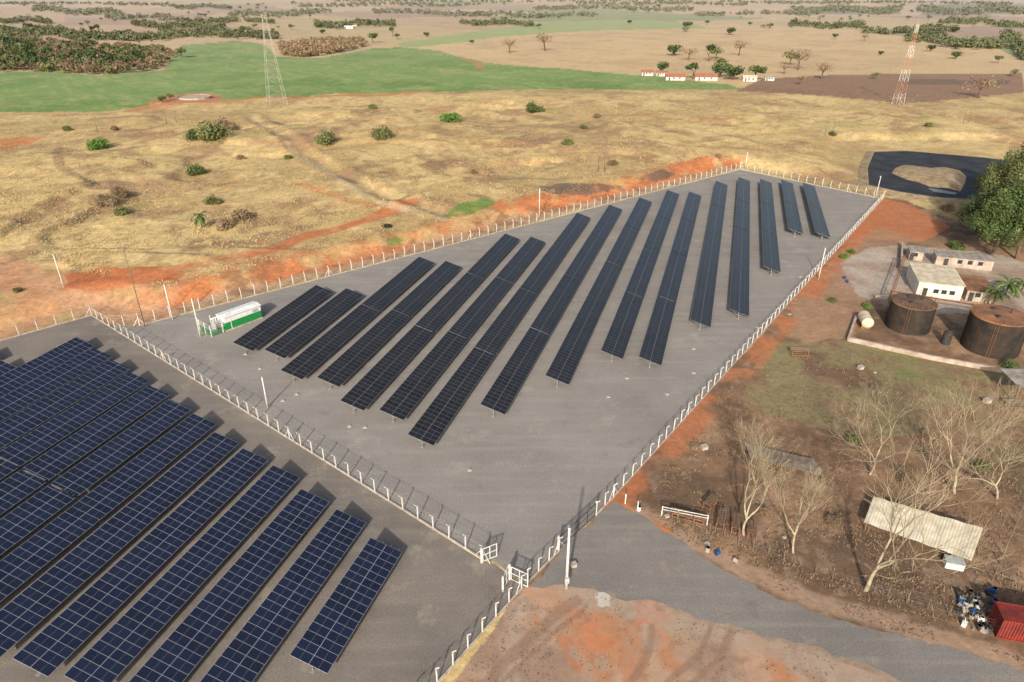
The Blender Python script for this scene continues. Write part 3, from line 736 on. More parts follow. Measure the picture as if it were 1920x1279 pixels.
bands = [(150, 74, 520, 68, 5, 330), (60, 20, 230, 28, 5, 200), (250, 50, 420, 55, 4, 160), (430, 32, 620, 25, 4, 190), (590, 52, 740, 46, 4, 160), (700, 24, 960, 32, 3, 220), (860, 46, 1000, 48, 3, 90),
 (1000, 16, 1300, 20, 3, 240), (1080, 8, 1400, 10, 2, 200), (1480, 50, 1620, 54, 4, 110), (1490, 22, 1690, 20, 5, 420), (1720, 22, 1930, 22, 5, 420), (1700, 76, 1930, 96, 6, 200), (1880, 66, 1930, 112, 8, 120),
 (-20, 60, 160, 72, 7, 320), (300, 14, 430, 16, 3, 110), (560, 12, 900, 10, 3, 220), (0, 8, 300, 10, 2, 160), (1300, 30, 1500, 26, 2, 90), (960, 34, 1120, 30, 2, 90), (1620, 64, 1800, 58, 3, 90), (200, 36, 330, 34, 2, 80), (-20, 40, 100, 44, 4, 110),
 (1350, 6, 1900, 8, 2, 250), (300, 40, 520, 44, 3, 110), (1760, 42, 1930, 50, 4, 130), (620, 4, 1300, 5, 1.5, 200)]
bx, by = [], []
for x0, y0, x1, y1, th, k in bands:
    t = rg.random(k); wob = np.sin(t*9+x0)*th*.6
    bx.append(x0+(x1-x0)*t); by.append(np.maximum(y0+(y1-y0)*t+wob+rg.normal(size=k)*th*.5, 3))
BX = np.concatenate(bx); BY = np.concatenate(by); nearb = BY > 42
M['farm'] = mk("foliage_mid_haze_tint", (.16, .17, .085), (.10, .11, .06), .02, .9)  # nearer belts: lighter share of haze painted into the foliage colour
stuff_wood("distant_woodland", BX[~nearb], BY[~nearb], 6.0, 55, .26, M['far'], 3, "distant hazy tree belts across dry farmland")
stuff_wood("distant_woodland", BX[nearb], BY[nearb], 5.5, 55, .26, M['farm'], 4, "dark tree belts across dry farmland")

def shrub(px, py, r, mat, label, nl=1800, leaf=None, hscale=.8, name="shrub"):
    p = G1(px, py); rng = np.random.default_rng(int(px*7+py)); leaf = leaf or max(.08, .07*r)
    e = empty(name, (p[0], p[1], Z(p)-.1)); tag(e, label, "bush" if name == "shrub" else "tree")
    V, Fq = leafcloud(rng, nl, (r, r, r*hscale), 14, leaf, r*hscale*.45)
    o = bpy.data.objects.new("crown", mesh_np("crown", V, Fq, [mat])); link(o, e)
    q = MB()
    for i in range(5):
        an = i*1.26; q.tube((0, 0, -.2), (math.cos(an)*r*.5, math.sin(an)*r*.5, r*.6), .08, .03, 4)
    q.obj("trunk", M['bark'], e)
for px, py, r, mt, lb in [(402, 262, 9, 'lf3', "large olive green bush on dry slope"), (372, 262, 6, 'lf1', "olive green bush on dry slope"), (420, 245, 6, 'lf4', "dry brown bush on dry slope"), (186, 280, 5.2, 'lf5', "bright green round bush in dry grass"), (843, 230, 6, 'lf5', "bright green bush in dry grass"),
  (1002, 211, 6, 'lf1', "round green bush in dry grass"), (613, 272, 5.8, 'lf3', "olive round bush in dry grass"), (717, 262, 5.4, 'lf3', "olive round bush in dry grass"), (365, 328, 4.2, 'lf1', "small green bush in dry grass"),
  (1095, 243, 2.4, 'lf3', "small olive bush in dry grass"), (1120, 222, 3, 'lf4', "small brown bush in dry grass"), (1065, 273, 3, 'lf3', "small olive bush in dry grass"), (700, 205, 3.2, 'lf3', "low olive bush in dry grass"),
  (230, 405, 3, 'lf3', "low olive bush among dry scrub"), (400, 385, 2.8, 'lf3', "low green bush beside palm"), (725, 430, 1.6, 'dark', "low dark burnt bush on red soil"), (128, 248, 2.8, 'lf3', "low olive bush in dry grass"), (215, 245, 2.6, 'lf4', "low brown bush in dry grass"),
  (1560, 256, 2.4, 'lf3', "low olive bush near power poles"), (1345, 300, 1.6, 'lf4', "low brown bush near fence"), (455, 415, 4, 'lf4', "dry brown thicket in grass"), (420, 430, 3.4, 'lf4', "dry brown thicket in grass"), (200, 390, 4, 'lf4', "dry brown thicket in grass"), (225, 372, 3.6, 'lf4', "dry brown thicket in grass"), (1150, 312, 2.5, 'lf4', "dry brown bush near power poles"),
  (35, 552, 1.2, 'lf3', "small olive weed beside dirt track"), (1740, 240, 2.6, 'lf3', "low olive bush in dry grass"), (1895, 690, 1.8, 'lf1', "green weeds beside open shed"), (540, 300, 2.2, 'lf3', "low olive bush beside old track"), (890, 330, 2, 'lf4', "low brown bush in dry grass"), (450, 300, 2.4, 'lf4', "low brown bush in dry grass"),
  (1582, 488, 1.6, 'lf5', "green weeds beside yard fence"), (1595, 478, 1.3, 'lf5', "green weeds beside yard fence"), (1560, 570, 1.3, 'lf3', "small olive weeds beside tank yard"), (1622, 580, 1.3, 'lf5', "small green plant beside tank wall"),
  (1775, 398, 2.6, 'lf4', "dry brown bush beside lined pond"), (1790, 470, 2.6, 'lf1', "green bush behind white building"), (1300, 840, 1.0, 'lf4', "dry brown weeds beside brown plot fence"), (1480, 870, 1.4, 'lf4', "dry brown weeds among bare trees"), (1560, 980, 1.3, 'lf4', "dry brown weeds among bare trees"), (1700, 900, 1.8, 'lf4', "dry brown weeds among bare trees"), (1430, 960, 1.3, 'lf4', "dry brown weeds among bare trees"), (1600, 830, 1.6, 'lf3', "olive weeds among bare trees"), (1840, 880, 1.6, 'lf3', "olive weeds among bare trees"), (1740, 820, 1.4, 'lf4', "dry brown weeds among bare trees")]:
    shrub(px, py, r, M[mt], lb)
def palm(px, py, h, r, label):
    p = G1(px, py); rng = np.random.default_rng(int(px))
    e = empty("palm_tree", (p[0], p[1], Z(p)-.1)); tag(e, label, "palm tree")
    MB().tube((0, 0, 0), (.1, 0, h), .2, .15, 8).obj("trunk", M['bark'], e)
    q = MB()
    for i in range(22):
        an = rng.uniform(0, 6.28); el = rng.uniform(-.3, 1.2); prev = Vector((.1, 0, h)); L = r*rng.uniform(.8, 1.1)
        for k in range(6):
            el -= .25; nx_ = prev+Vector((math.cos(an)*math.cos(el), math.sin(an)*math.cos(el), math.sin(el)))*L/6
            sd_ = Vector((-math.sin(an), math.cos(an), 0))*(.28*(1-abs(k-2.5)/4)*r/3)
            for s_ in (-1, 1):
                q.add([prev, nx_, nx_+sd_*s_*1.6-Vector((0, 0, .18)), prev+sd_*s_-Vector((0, 0, .12))], [(0, 1, 2, 3)])
            prev = nx_
    q.obj("crown", M['lf1'], e)
palm(380, 432, 3.5, 3.2, "small palm with drooping fronds in dry grass")
for px, py, r in [(1880, 565, 3.8), (1908, 563, 3.6), (1858, 580, 3.0)]:
    palm(px, py, 3.6, r, "bushy green palm behind rusty tanks")
def big_tree(px, py, h, R, mat, label, nl=13000):
    p = G1(px, py); rng = np.random.default_rng(int(px+py))
    e = empty("tree", (p[0], p[1], Z(p)-.1)); tag(e, label, "tree")
    trunkmesh(rng, h*.75, .45, R*.8, 7).obj("trunk", M['bark'], e)
    V, Fq = leafcloud(rng, nl, (R, R, h*.55), 34, .27, h*.52, .58, .95)
    o = bpy.data.objects.new("crown", mesh_np("crown", V, Fq, [mat])); link(o, e)
for px, py, h, R, mt in [(1858, 484, 18, 8, 'lf1'), (1905, 490, 21, 8, 'lf2'), (1875, 450, 27, 9, 'lf3'), (1925, 458, 31, 10, 'lf1'), (1955, 410, 33, 11, 'lf2'), (1912, 412, 28, 9, 'lf1'), (1838, 452, 16, 7, 'lf2'), (1862, 415, 20, 8, 'lf3')]:
    big_tree(px, py, h, R, M[mt], "tall dense green tree beside pond and buildings")
# bare trees
def bare_tree(px, py, h, spread, seed, label, levels=7):
    p = G1(px, py); rng = random.Random(seed)
    e = empty("bare_tree", (p[0], p[1], Z(p)-.1)); tag(e, label, "tree")
    T, B = MB(), MB()
    def grow(a_, dr, L, r, lv):
        q = a_; dd = dr.copy(); ns = 3 if lv < 5 else 2
        for k in range(ns):
            dd = (dd+Vector((rng.uniform(-.24, .24), rng.uniform(-.24, .24), rng.uniform(0, .15)))).normalized()
            q2 = q+dd*L/ns; (T if lv < 2 else B).tube(q, q2, r*(1-k*.3/ns), r*(1-(k+1)*.3/ns), 7 if lv < 2 else (4 if lv < 4 else 3), cap=False); q = q2
            if lv >= 2 and k < ns-1 and rng.random() < .5:
                sdv = (dd+Vector((rng.uniform(-1, 1), rng.uniform(-1, 1), rng.uniform(-.2, .6)))).normalized()
                q3 = q+sdv*L*.35; B.tube(q, q3, max(r*.35, .007), .006, 3, cap=False)
                for _ in range(2):
                    s2 = (sdv+Vector((rng.uniform(-.7, .7), rng.uniform(-.7, .7), rng.uniform(-.2, .6)))).normalized(); B.tube(q3, q3+s2*L*.35, .006, .004, 3, cap=False)
        if lv >= levels: return
        kk = (3 if rng.random() < .22 else 2) if lv > 0 else 3
        a0 = rng.uniform(0, 6.28)
        for i in range(kk):
            an = a0+i*2*math.pi/kk+rng.uniform(-.5, .5); o_ = dd.orthogonal().normalized(); w_ = dd.cross(o_)
            sp_ = rng.uniform(.25, .75)*spread
            nd = (dd+(o_*math.cos(an)+w_*math.sin(an))*sp_).normalized()
            grow(q, nd, L*rng.uniform(.72, .95), max(r*.64, .006), lv+1)
    grow(Vector((0, 0, -.2)), Vector((rng.uniform(-.12, .12), rng.uniform(-.12, .12), 1)), h*.21, h*.0125, 0)
    T.obj("trunk", M['pale'], e, smooth=True); B.obj("branches", M['twig'], e)
for i, (px, py, h, sp_) in enumerate([(1395, 1003, 15, .8), (1488, 1037, 13, .7), (1623, 1106, 20, .85), (1790, 925, 17, .9), (1630, 890, 14, .95), (1870, 935, 14, .9)]):
    bare_tree(px, py, h, sp_, 40+i, "leafless pale-barked tree on brown earth")
bare_tree(215, 405, 8, .9, 77, "leafless shrub tree among dry grass", 5)

# dry grass tufts
rg = np.random.default_rng(3); N = 110000
px = rg.uniform(-40, 1960, N); py = 178+rg.random(N)**.9*430
gp = G(px, py)
ins = inpoly(gp[:, 0], gp[:, 1], FL)
dE = segdist(gp[:, 0], gp[:, 1], FL, True)
keep = (~ins) & (dE > 10+8*rg.random(N)) & (fbm(gp[:, 0]/14, gp[:, 1]/14, 99)+.15*(rg.random(N)-.5) > .43) & (~inpoly(gp[:, 0], gp[:, 1], poly(green1)))
for l, w_ in ((TRK, 2), (poly([(-40, 488), (60, 535), (150, 572), (225, 594), (300, 600)]), 9), (poly([(130, 545), (260, 528), (400, 492), (520, 468), (600, 440), (700, 412), (770, 380)]), 3.4), (poly([(262, 206), (330, 190), (420, 186), (480, 186), (560, 183), (640, 179), (800, 174)]), 7)):
    keep &= segdist(gp[:, 0], gp[:, 1], l) > w_
keep &= ~inpoly(gp[:, 0], gp[:, 1], poly([(815, 415), (868, 375), (915, 368), (940, 388), (880, 412)]))
gp = gp[keep]
def tufts(name, gp, smin, smax, mat, seed, label):
    rng = np.random.default_rng(seed); n_ = len(gp); z = hgt(gp[:, 0], gp[:, 1])-.03
    V = []; 
    for k in range(3):
        an = rng.uniform(0, 6.28, n_); s = rng.uniform(smin, smax, n_); lean = rng.uniform(.5, 1.3, n_)*s
        c = np.column_stack([gp[:, 0]+rng.normal(size=n_)*s*.35, gp[:, 1]+rng.normal(size=n_)*s*.35, z])
        tdir = np.column_stack([-np.sin(an), np.cos(an), 0*an]); ld = np.column_stack([np.cos(an), np.sin(an), 0*an])
        V.append(np.stack([c-tdir*s[:, None]*.22, c+tdir*s[:, None]*.22, c+ld*lean[:, None]+np.array([0, 0, 1])*s[:, None]*.7], 1))
    V = np.concatenate(V).reshape(-1, 3)
    o = bpy.data.objects.new(name, mesh_np(name, V, np.arange(len(V)).reshape(-1, 3), [mat])); link(o); o["kind"] = "stuff"; o["label"] = label
tufts("dry_grass", gp, .2, .55, M['tuft'], 4, "dry yellow grass tufts over the slope")
N = 16000
px = rg.uniform(1200, 1930, N); py = rg.uniform(560, 1279, N); g2 = np.array([P(a_, b_) for a_, b_ in zip(px, py)])
k_ = (inpoly(g2[:, 0], g2[:, 1], [tuple(P(*q)) for q in [(1430, 640), (1600, 645), (1900, 710), (1930, 1180), (1700, 1160), (1300, 1020), (1200, 940)]])) & (fbm(g2[:, 0]/5, g2[:, 1]/5, 98) > .45)
tufts("dry_weeds", g2[k_], .15, .45, M['lf4'], 6, "low dry weeds and leaf litter on brown earth")
def stones(name, pl, N, smin, smax, mat, seed, label, thr=.45):
    rng = np.random.default_rng(seed); a = np.array(pl, float)
    px = rng.uniform(a[:, 0].min(), a[:, 0].max(), N); py = rng.uniform(a[:, 1].min(), a[:, 1].max(), N)
    m_ = inpoly(px, py, [tuple(q) for q in a]); px = px[m_]; py = py[m_]
    g_ = np.array([P(a_, b_) for a_, b_ in zip(px, py)]); g_ = g_[fbm(g_[:, 0]/3, g_[:, 1]/3, 97) > thr]; n_ = len(g_)
    base = np.array([[1, 0, 0], [0, 1, 0], [-1, 0, 0], [0, -1, 0], [0, 0, .6]])
    s = rng.uniform(smin, smax, (n_, 1, 1)); an = rng.uniform(0, 6.28, n_)
    V = base[None]*s*rng.uniform(.6, 1.3, (n_, 5, 3)); c_, s_ = np.cos(an)[:, None], np.sin(an)[:, None]
    W = np.stack([V[..., 0]*c_-V[..., 1]*s_+g_[:, :1], V[..., 0]*s_+V[..., 1]*c_+g_[:, 1:2], V[..., 2]+.014], -1).reshape(-1, 3)
    Fs = (np.array([[0, 1, 4], [1, 2, 4], [2, 3, 4], [3, 0, 4]])[None]+np.arange(n_)[:, None, None]*5).reshape(-1, 3)
    o = bpy.data.objects.new(name, mesh_np(name, W, Fs, [mat])); link(o); o["kind"] = "stuff"; o["label"] = label
M['stone'] = mk("loose_stone", (.45, .36, .28), (.26, .18, .13), .5, .9)
M['litter'] = mk("leaf_litter", (.2, .13, .09), (.1, .07, .05), .5, .9)
fgp = [(830, 1290), (985, 1112), (1080, 1105), (1280, 1158), (1500, 1218), (1680, 1290)]
stones("loose_stones", fgp, 2500, .02, .08, M['stone'], 1, "loose stones and rubble on red dirt")
stones("leaf_litter", fgp, 2200, .03, .09, M['litter'], 2, "dark leaf litter and twigs on red dirt", .5)
yl = [(1200, 955), (1300, 830), (1500, 700), (1920, 800), (1920, 1245), (1700, 1190), (1450, 1105), (1300, 1030)]
stones("leaf_litter", yl, 18000, .03, .13, M['litter'], 3, "dark leaf litter on brown earth", .47)
stones("loose_stones", yl, 3000, .02, .09, M['stone'], 5, "loose stones on brown earth", .5)

# ---------------------------------------------------------------- transformer cabin
ca_, cb_ = P(425, 622), P(492, 597)
v = cb_-ca_; L = np.linalg.norm(v); ang = math.atan2(v[1], v[0]); L = max(L, 7.5)
e = empty("substation_cabin", (ca_[0], ca_[1], 0), ang); tag(e, "white and green substation cabin on grey gravel", "cabin")
W_ = 2.8
q = MB(); q.box((L/2, W_/2, .12), (L+.3, W_+.3, .24)); q.obj("base_slab", M['kerb'], e)
q = MB(); q.box((L/2, W_/2, .99), (L, W_, 1.5)); q.obj("lower_wall", M['green'], e)
q = MB(); q.box((L/2, W_/2, 2.29), (L, W_, 1.1)); q.obj("upper_wall", M['white'], e)
q = MB(); q.add([(-.2, -.2, 2.84), (L+.2, -.2, 2.84), (L+.2, W_+.2, 2.84), (-.2, W_+.2, 2.84), (-.2, W_/2, 3.1), (L+.2, W_/2, 3.1)], [(0, 1, 5, 4), (2, 3, 4, 5), (0, 4, 3), (1, 2, 5), (0, 3, 2, 1)]); q.obj("roof", M['white'], e)
q = MB(); q.box((-.03, 1.4, 1.3), (.06, 1.0, 2.0)); q.box((-.08, 1.75, 1.3), (.06, .05, .2)); q.obj("door", M['grey'], e)
q = MB()
for k in range(6): q.box((L-1.2, -.03, 1.9+k*.1), (1.2, .05, .05))
q.obj("vent_louvre", M['grey'], e)
tp = P(408, 618)
e = empty("transformer", (tp[0], tp[1], 0), ang); tag(e, "grey power transformer with cooling fins and bushings", "transformer")
q = MB(); q.box((0, 0, 1.1), (1.6, 1.2, 1.7)); q.box((0, 0, .13), (2.2, 1.7, .26)); q.obj("tank", M['grey'], e)
q = MB()
for k in range(9):
    q.box((-.7+k*.175, .85, 1.1), (.04, .45, 1.3)); q.box((-.7+k*.175, -.85, 1.1), (.04, .45, 1.3))
q.obj("cooling_fin", M['grey'], e)
q = MB()
for k in range(3):
    q.tube((-.5+k*.5, 0, 1.95), (-.5+k*.5, 0, 2.6), .09, .06, 8)
q.tube((-.8, .4, 2.3), (.8, .4, 2.3), .2, n=10); q.obj("bushing", M['white'], e)
e = empty("transformer_enclosure", (tp[0], tp[1], 0), ang); tag(e, "white post and green rail enclosure around transformer", "fence")
q = MB(); g_ = MB()
x0, x1, y0, y1 = -2.4, 1.9, -2.2, 2.2
for xx, yy_ in [(x0, y0), (0, y0), (x1, y0), (x0, 0), (x0, y1), (0, y1)]: 
    pb_ = MB(); pb_.box((xx, yy_, 1.2), (.14, .14, 2.4)); pb_.obj("post", M['conc'], e)
for z in (.15, .45, .75, 1.1): g_.box(((x0+x1)/2, y0, z), (x1-x0, .05, .12)); g_.box((x0, 0, z), (.05, y1-y0, .12))
g_.obj("rail", M['green'], e)
for z in (1.5, 1.9, 2.3): q.box(((x0+x1)/2, y0, z), (x1-x0, .03, .04)); q.box((x0, 0, z), (.03, y1-y0, .04))
q.obj("upper_rail", M['white'], e)

for px, py in [(487, 692), (556, 740), (655, 800), (735, 690), (530, 752), (684, 802), (880, 882), (1175, 710), (1300, 700), (1300, 655), (1140, 745), (1250, 740), (460, 665), (1420, 615), (1500, 520), (1560, 475), (1360, 690), (1480, 590)]:
    p = P(px, py); q = MB(); q.box((0, 0, .05), (.62, .62, .08)); q.box((0, 0, .11), (.5, .5, .05)); q.box((0, .1, .145), (.18, .03, .03))
    tag(q.obj("cable_pit_cover", M['kerb'], None, (p[0], p[1], 0), .3), "small square concrete cable pit cover on gravel", "pit cover", "cable pit covers in the yard")

# ---------------------------------------------------------------- pond
rim = [P(*p) for p in [(1638, 290), (1700, 288), (1838, 300), (1990, 318), (1960, 392), (1838, 380), (1760, 376), (1690, 366), (1628, 352), (1626, 320)]]
cx = sum(rim)/len(rim)
e = empty("lined_pond", (cx[0], cx[1], 0)); tag(e, "black plastic lined pond basin with grass island", "pond")
k = len(rim)
rings = []
for s_, z in ((1.14, 0.0), (1.03, .85), (1.0, .9), (.84, .12)):
    rings.append([((r_-cx)*s_, z) for r_ in rim])
def ringmesh(name, ra, rb, mat):
    q = MB(); vs = [(p[0], p[1], z) for p, z in ra]+[(p[0], p[1], z) for p, z in rb]
    q.add(vs, [(i, (i+1) % k, k+(i+1) % k, k+i) for i in range(k)]); return q.obj(name, mat, e)
ringmesh("berm", rings[0], rings[1], M['isl']); ringmesh("berm", rings[1], rings[2], M['isl']); ringmesh("liner", rings[2], rings[3], M['liner'])
q = MB(); q.add([(p[0], p[1], .1) for p, z in rings[3]], [tuple(range(k))]); q.obj("liner_floor", M['liner'], e)
isl = [P(*p) for p in [(1672, 326), (1678, 316), (1692, 311), (1720, 314), (1745, 317), (1772, 315), (1800, 321), (1812, 333), (1808, 347), (1800, 360), (1775, 354), (1745, 352), (1722, 343), (1700, 338)]]
q = MB(); ic = sum(isl)/len(isl); ki = len(isl)
def rgm(s_, z): return [((p-ic)[0]*s_+ic[0]-cx[0], (p-ic)[1]*s_+ic[1]-cx[1], z+(random.uniform(-.15, .15) if z > .3 else 0)) for p in isl]
vs = rgm(1, .12)+rgm(.88, .7)+rgm(.6, 1.0)+[(ic[0]-cx[0], ic[1]-cx[1], 1.1)]
fs = [(i, (i+1) % ki, ki+(i+1) % ki, ki+i) for i in range(ki)]+[(ki+i, ki+(i+1) % ki, 2*ki+(i+1) % ki, 2*ki+i) for i in range(ki)]+[(2*ki+i, 2*ki+(i+1) % ki, 3*ki) for i in range(ki)]
q.add(vs, fs); q.obj("grass_island", M['isl'], e, smooth=True)
wp = [P(*p) for p in [(1740, 354), (1765, 357), (1795, 363), (1790, 366), (1750, 361)]]
q = MB(); q.add([(p[0]-cx[0], p[1]-cx[1], .14) for p in wp], [tuple(range(len(wp)))]); q.obj("shallow_water", M['water'], e)

# ---------------------------------------------------------------- tanks
def tank(cxp, cyp, r, h, label, rm):
    p = P(cxp, cyp); e = empty("storage_tank", (p[0], p[1], 0)); tag(e, label, "tank", "rusty storage tanks")
    q = MB(); q.tube((0, 0, 0), (0, 0, h), r, r, 40, cap=False); 
    for z in (h*.25, h*.5, h*.75): q.tube((0, 0, z-.03), (0, 0, z+.03), r+.03, r+.03, 40)
    q.obj("shell", M['black'], e)
    q = MB(); q.tube((0, 0, h-.25), (0, 0, h), r+.05, r+.05, 40); q.tube((0, 0, h), (0, 0, h+.25), r, .3, 40); q.obj("roof", M[rm], e)
    q = MB(); q.box((-r*.3, -r*.3, h+.35), (.7, .7, .3)); q.tube((r*.4, .2, h), (r*.4, .2, h+.9), .12, n=8); q.tube((-.2, r*.4, h), (-.2, r*.4, h+.6), .3, n=10); q.obj("roof_hatch", M['dark'], e)
    q = MB()
    for i in range(22):
        a_ = i*2*math.pi/22; b2 = (i+1)*2*math.pi/22
        A = Vector((math.cos(a_)*r, math.sin(a_)*r, h)); B = Vector((math.cos(b2)*r, math.sin(b2)*r, h))
        q.tube(A, A+Vector((0, 0, .95)), .03, n=4)
        for z in (.5, .95): q.tube(A+Vector((0, 0, z)), B+Vector((0, 0, z)), .02, n=3)
    q.obj("railing", M['rust'], e)
    q = MB(); a_ = -2.2
    for s_ in (-.25, .25): q.tube((math.cos(a_+s_/r)*(r+.15), math.sin(a_+s_/r)*(r+.15), 0), (math.cos(a_+s_/r)*(r+.15), math.sin(a_+s_/r)*(r+.15), h+.8), .03, n=4)
    for k in range(int(h/.35)): q.tube((math.cos(a_-.25/r)*(r+.15), math.sin(a_-.25/r)*(r+.15), .3+k*.35), (math.cos(a_+.25/r)*(r+.15), math.sin(a_+.25/r)*(r+.15), .3+k*.35), .02, n=3)
    q.obj("ladder", M['rust'], e)
tank(1700, 613, 4.0, 5.5, "black cylindrical storage tank with rusty lid", 'rustroof')
tank(1854, 652, 4.7, 6.8, "large black storage tank with rust-red lid", 'rustroof2')
p = P(1620, 612); e = empty("horizontal_tank", (p[0], p[1], 0), 1.35); tag(e, "small whitish rusty horizontal tank on cradle", "tank")
q = MB(); q.tube((-1.8, 0, 1.5), (1.8, 0, 1.5), 1.1, 1.1, 20); q.tube((-2.1, 0, 1.5), (-1.8, 0, 1.5), .7, 1.1, 20); q.tube((1.8, 0, 1.5), (2.1, 0, 1.5), 1.1, .7, 20); q.obj("tank_body", M['cream'], e, smooth=False)
q = MB(); q.box((-1.1, 0, .3), (.3, 1.8, .6)); q.box((1.1, 0, .3), (.3, 1.8, .6)); q.obj("cradle", M['rust'], e)
p = P(1772, 645); e = empty("pressure_vessel", (p[0], p[1], 0), 1.5); tag(e, "dark rusty small pressure vessel between tanks", "tank")
q = MB(); q.tube((0, 0, 0), (0, 0, 2.4), .8, .8, 16); q.tube((0, 0, 2.4), (0, 0, 2.8), .8, .3, 16); q.obj("tank_body", M['dark'], e)
def wall(l, h, w, label, mat='kerb', name="low_wall"):
    pts = [P(*p) for p in l]; q = MB()
    for i in range(len(pts)-1):
        v = pts[i+1]-pts[i]; L = np.linalg.norm(v); m_ = (pts[i]+pts[i+1])/2-pts[0]
        q.box((m_[0], m_[1], h/2-.002*i), (L+w*.3, w, h), math.atan2(v[1], v[0]))
        q.box((m_[0], m_[1], h+.03-.002*i), (L+w*.3, w+.08, .06), math.atan2(v[1], v[0]))
    tag(q.obj(name, M[mat], None, (pts[0][0], pts[0][1], 0)), label, "wall")
M['pink'] = mk("weathered_plaster", (.50, .41, .33), (.32, .24, .19), .8, .9)
wall([(1604, 600), (1590, 640), (1745, 675), (1900, 703), (1960, 715)], .8, .4, "low weathered plaster containment wall around tanks", 'pink')
wall([(1640, 560), (1700, 566)], .7, .3, "low concrete wall beside white building", 'pink')
wall([(1690, 462), (1688, 505)], 1.2, .3, "short grey concrete boundary wall", 'kerb')

# ---------------------------------------------------------------- buildings
def building(cpx, cpy, w, dpt, h, rz, roof, roofmat, wallmat, label, nwin=2, open_=False, name="building", cat="building", slope=.06):
    p = G1(cpx, cpy); e = empty(name, (p[0], p[1], Z(p)), rz); tag(e, label, cat)
    if open_:
        for sx_ in (-1, 0, 1):
            for sy_ in (-1, 1):
                MB().box((sx_*(w/2-.15), sy_*(dpt/2-.15), h/2), (.15, .15, h)).obj("post", M['wood'], e)
    else:
        q = MB(); q.box((0, 0, h/2-.1), (w, dpt, h+.2)); q.obj("wall", wallmat, e)
        q = MB(); q.box((-w*.32, -dpt/2-.02, 1.0), (.9, .06, 2.0)); q.obj("door", M['dark'], e)
        for i in range(nwin):
            xx = -w*.08+i*(w*.45/max(1, nwin-.5))
            q = MB(); q.box((xx, -dpt/2-.015, 1.5), (1.0, .05, .9)); q.obj("window", M['glass'], e)
    q = MB(); o_ = .4
    if roof == 'gable':
        rh = dpt*.22
        for sy_ in (-1, 1):
            q.add([(-w/2-o_, sy_*(dpt/2+o_), h-.1), (w/2+o_, sy_*(dpt/2+o_), h-.1), (w/2+o_, 0, h+rh), (-w/2-o_, 0, h+rh)], [(0, 1, 2, 3)])
        q.add([(-w/2, -dpt/2, h-.02), (-w/2, dpt/2, h-.02), (-w/2, 0, h+rh-.1)], [(0, 1, 2)]); q.add([(w/2, -dpt/2, h-.02), (w/2, dpt/2, h-.02), (w/2, 0, h+rh-.1)], [(0, 1, 2)])
    else:
        R = Matrix.Rotation(slope, 3, 'X'); dz_ = dpt/2*math.sin(slope)+.14; q.box((0, 0, h+dz_), (w+.5, dpt+.5, .08), R=R)
        nb = int((w+.4)/.5)
        for i in range(nb): q.box((-(w+.3)/2+i*.5, 0, h+dz_+.06), (.05, dpt+.45, .04), R=R)
    q.obj("roof", roofmat, e)
    return e
building(1746, 545, 8.6, 11.0, 3.2, -.30, 'flat', M['cream'], M['wall'], "white workshop building with cream sheet roof", 3, slope=.03)
building(1822, 556, 5.0, 8.5, 2.3, -.30, 'flat', M['rustroof2'], M['pink'], "low lean-to with rust-stained roof beside workshop", 1, name="lean_to_shed", cat="shed", slope=.03)
building(1800, 502, 12, 3.6, 2.3, -.30, 'flat', M['asbestos'], M['pink'], "long grey fibre-cement roofed shed", 3, name="long_shed", cat="shed")
building(1712, 488, 3.0, 3.4, 2.2, -.30, 'flat', M['asbestos'], M['pink'], "small outbuilding with grey roof", 1, name="outbuilding")
building(1912, 742, 5.0, 5.0, 3.0, -.05, 'flat', M['asbestos'], M['wood'], "open timber shed with grey sheet roof", open_=True, name="open_shed", cat="shed")
for px, py, w, dp, rm, lb in [(1265, 151, 13, 8, 'tile', "white farmhouse with red tiled roof"), (1213, 142, 8, 7, 'tile', "small farmhouse with red tiled roof"), (1322, 151, 15, 9, 'tile', "long low farm building with red roof"),
  (1404, 153, 9, 6, 'cream', "small white farm building with pale roof"), (1442, 152, 6, 3, 'asbestos', "tiny grey farm shed"), (1238, 143, 6, 5, 'tile', "small farm outbuilding with red roof"), (655, 55, 14, 8, 'white', "white distant farmhouse among trees"), (665, 50, 10, 8, 'tile', "distant farm building with red roof")]:
    building(px, py, w, dp, 2.4, -.1, 'gable', M[rm], M['wall'], lb, 2, name="farmhouse", cat="house")
p = G1(366, 187); e = empty("round_reservoir", (p[0], p[1], Z(p)-.2)); tag(e, "low round concrete reservoir ruin on red soil", "reservoir")
q = MB(); q.tube((0, 0, 0), (0, 0, 1.6), 9, 8.8, 26, cap=False); q.tube((0, 0, 1.2), (0, 0, 1.3), 8.7, 8.7, 26); q.obj("wall", M['pink'], e)
def gantry(a_, b_, h, label):
    A = P(*a_); B = P(*b_); v = B-A; L = np.linalg.norm(v); e = empty("pipe_gantry", (A[0], A[1], 0), math.atan2(v[1], v[0])); tag(e, label, "pipe rack")
    for k in range(4): MB().tube((k*L/3, 0, 0), (k*L/3, 0, h), .09, n=6).obj("post", M['rust'], e)
    q = MB(); q.tube((0, 0, h), (L, 0, h), .1, n=6); q.tube((0, .35, h-.25), (L, .35, h-.25), .07, n=6); q.tube((0, -.3, h-.1), (L, -.3, h-.1), .05, n=6); q.obj("pipe", M['rust'], e)
gantry((1665, 570), (1925, 615), 3.0, "rusty pipe rack between building and tanks")
gantry((1690, 500), (1660, 590), 3.0, "rusty pipe rack crossing the tank yard")

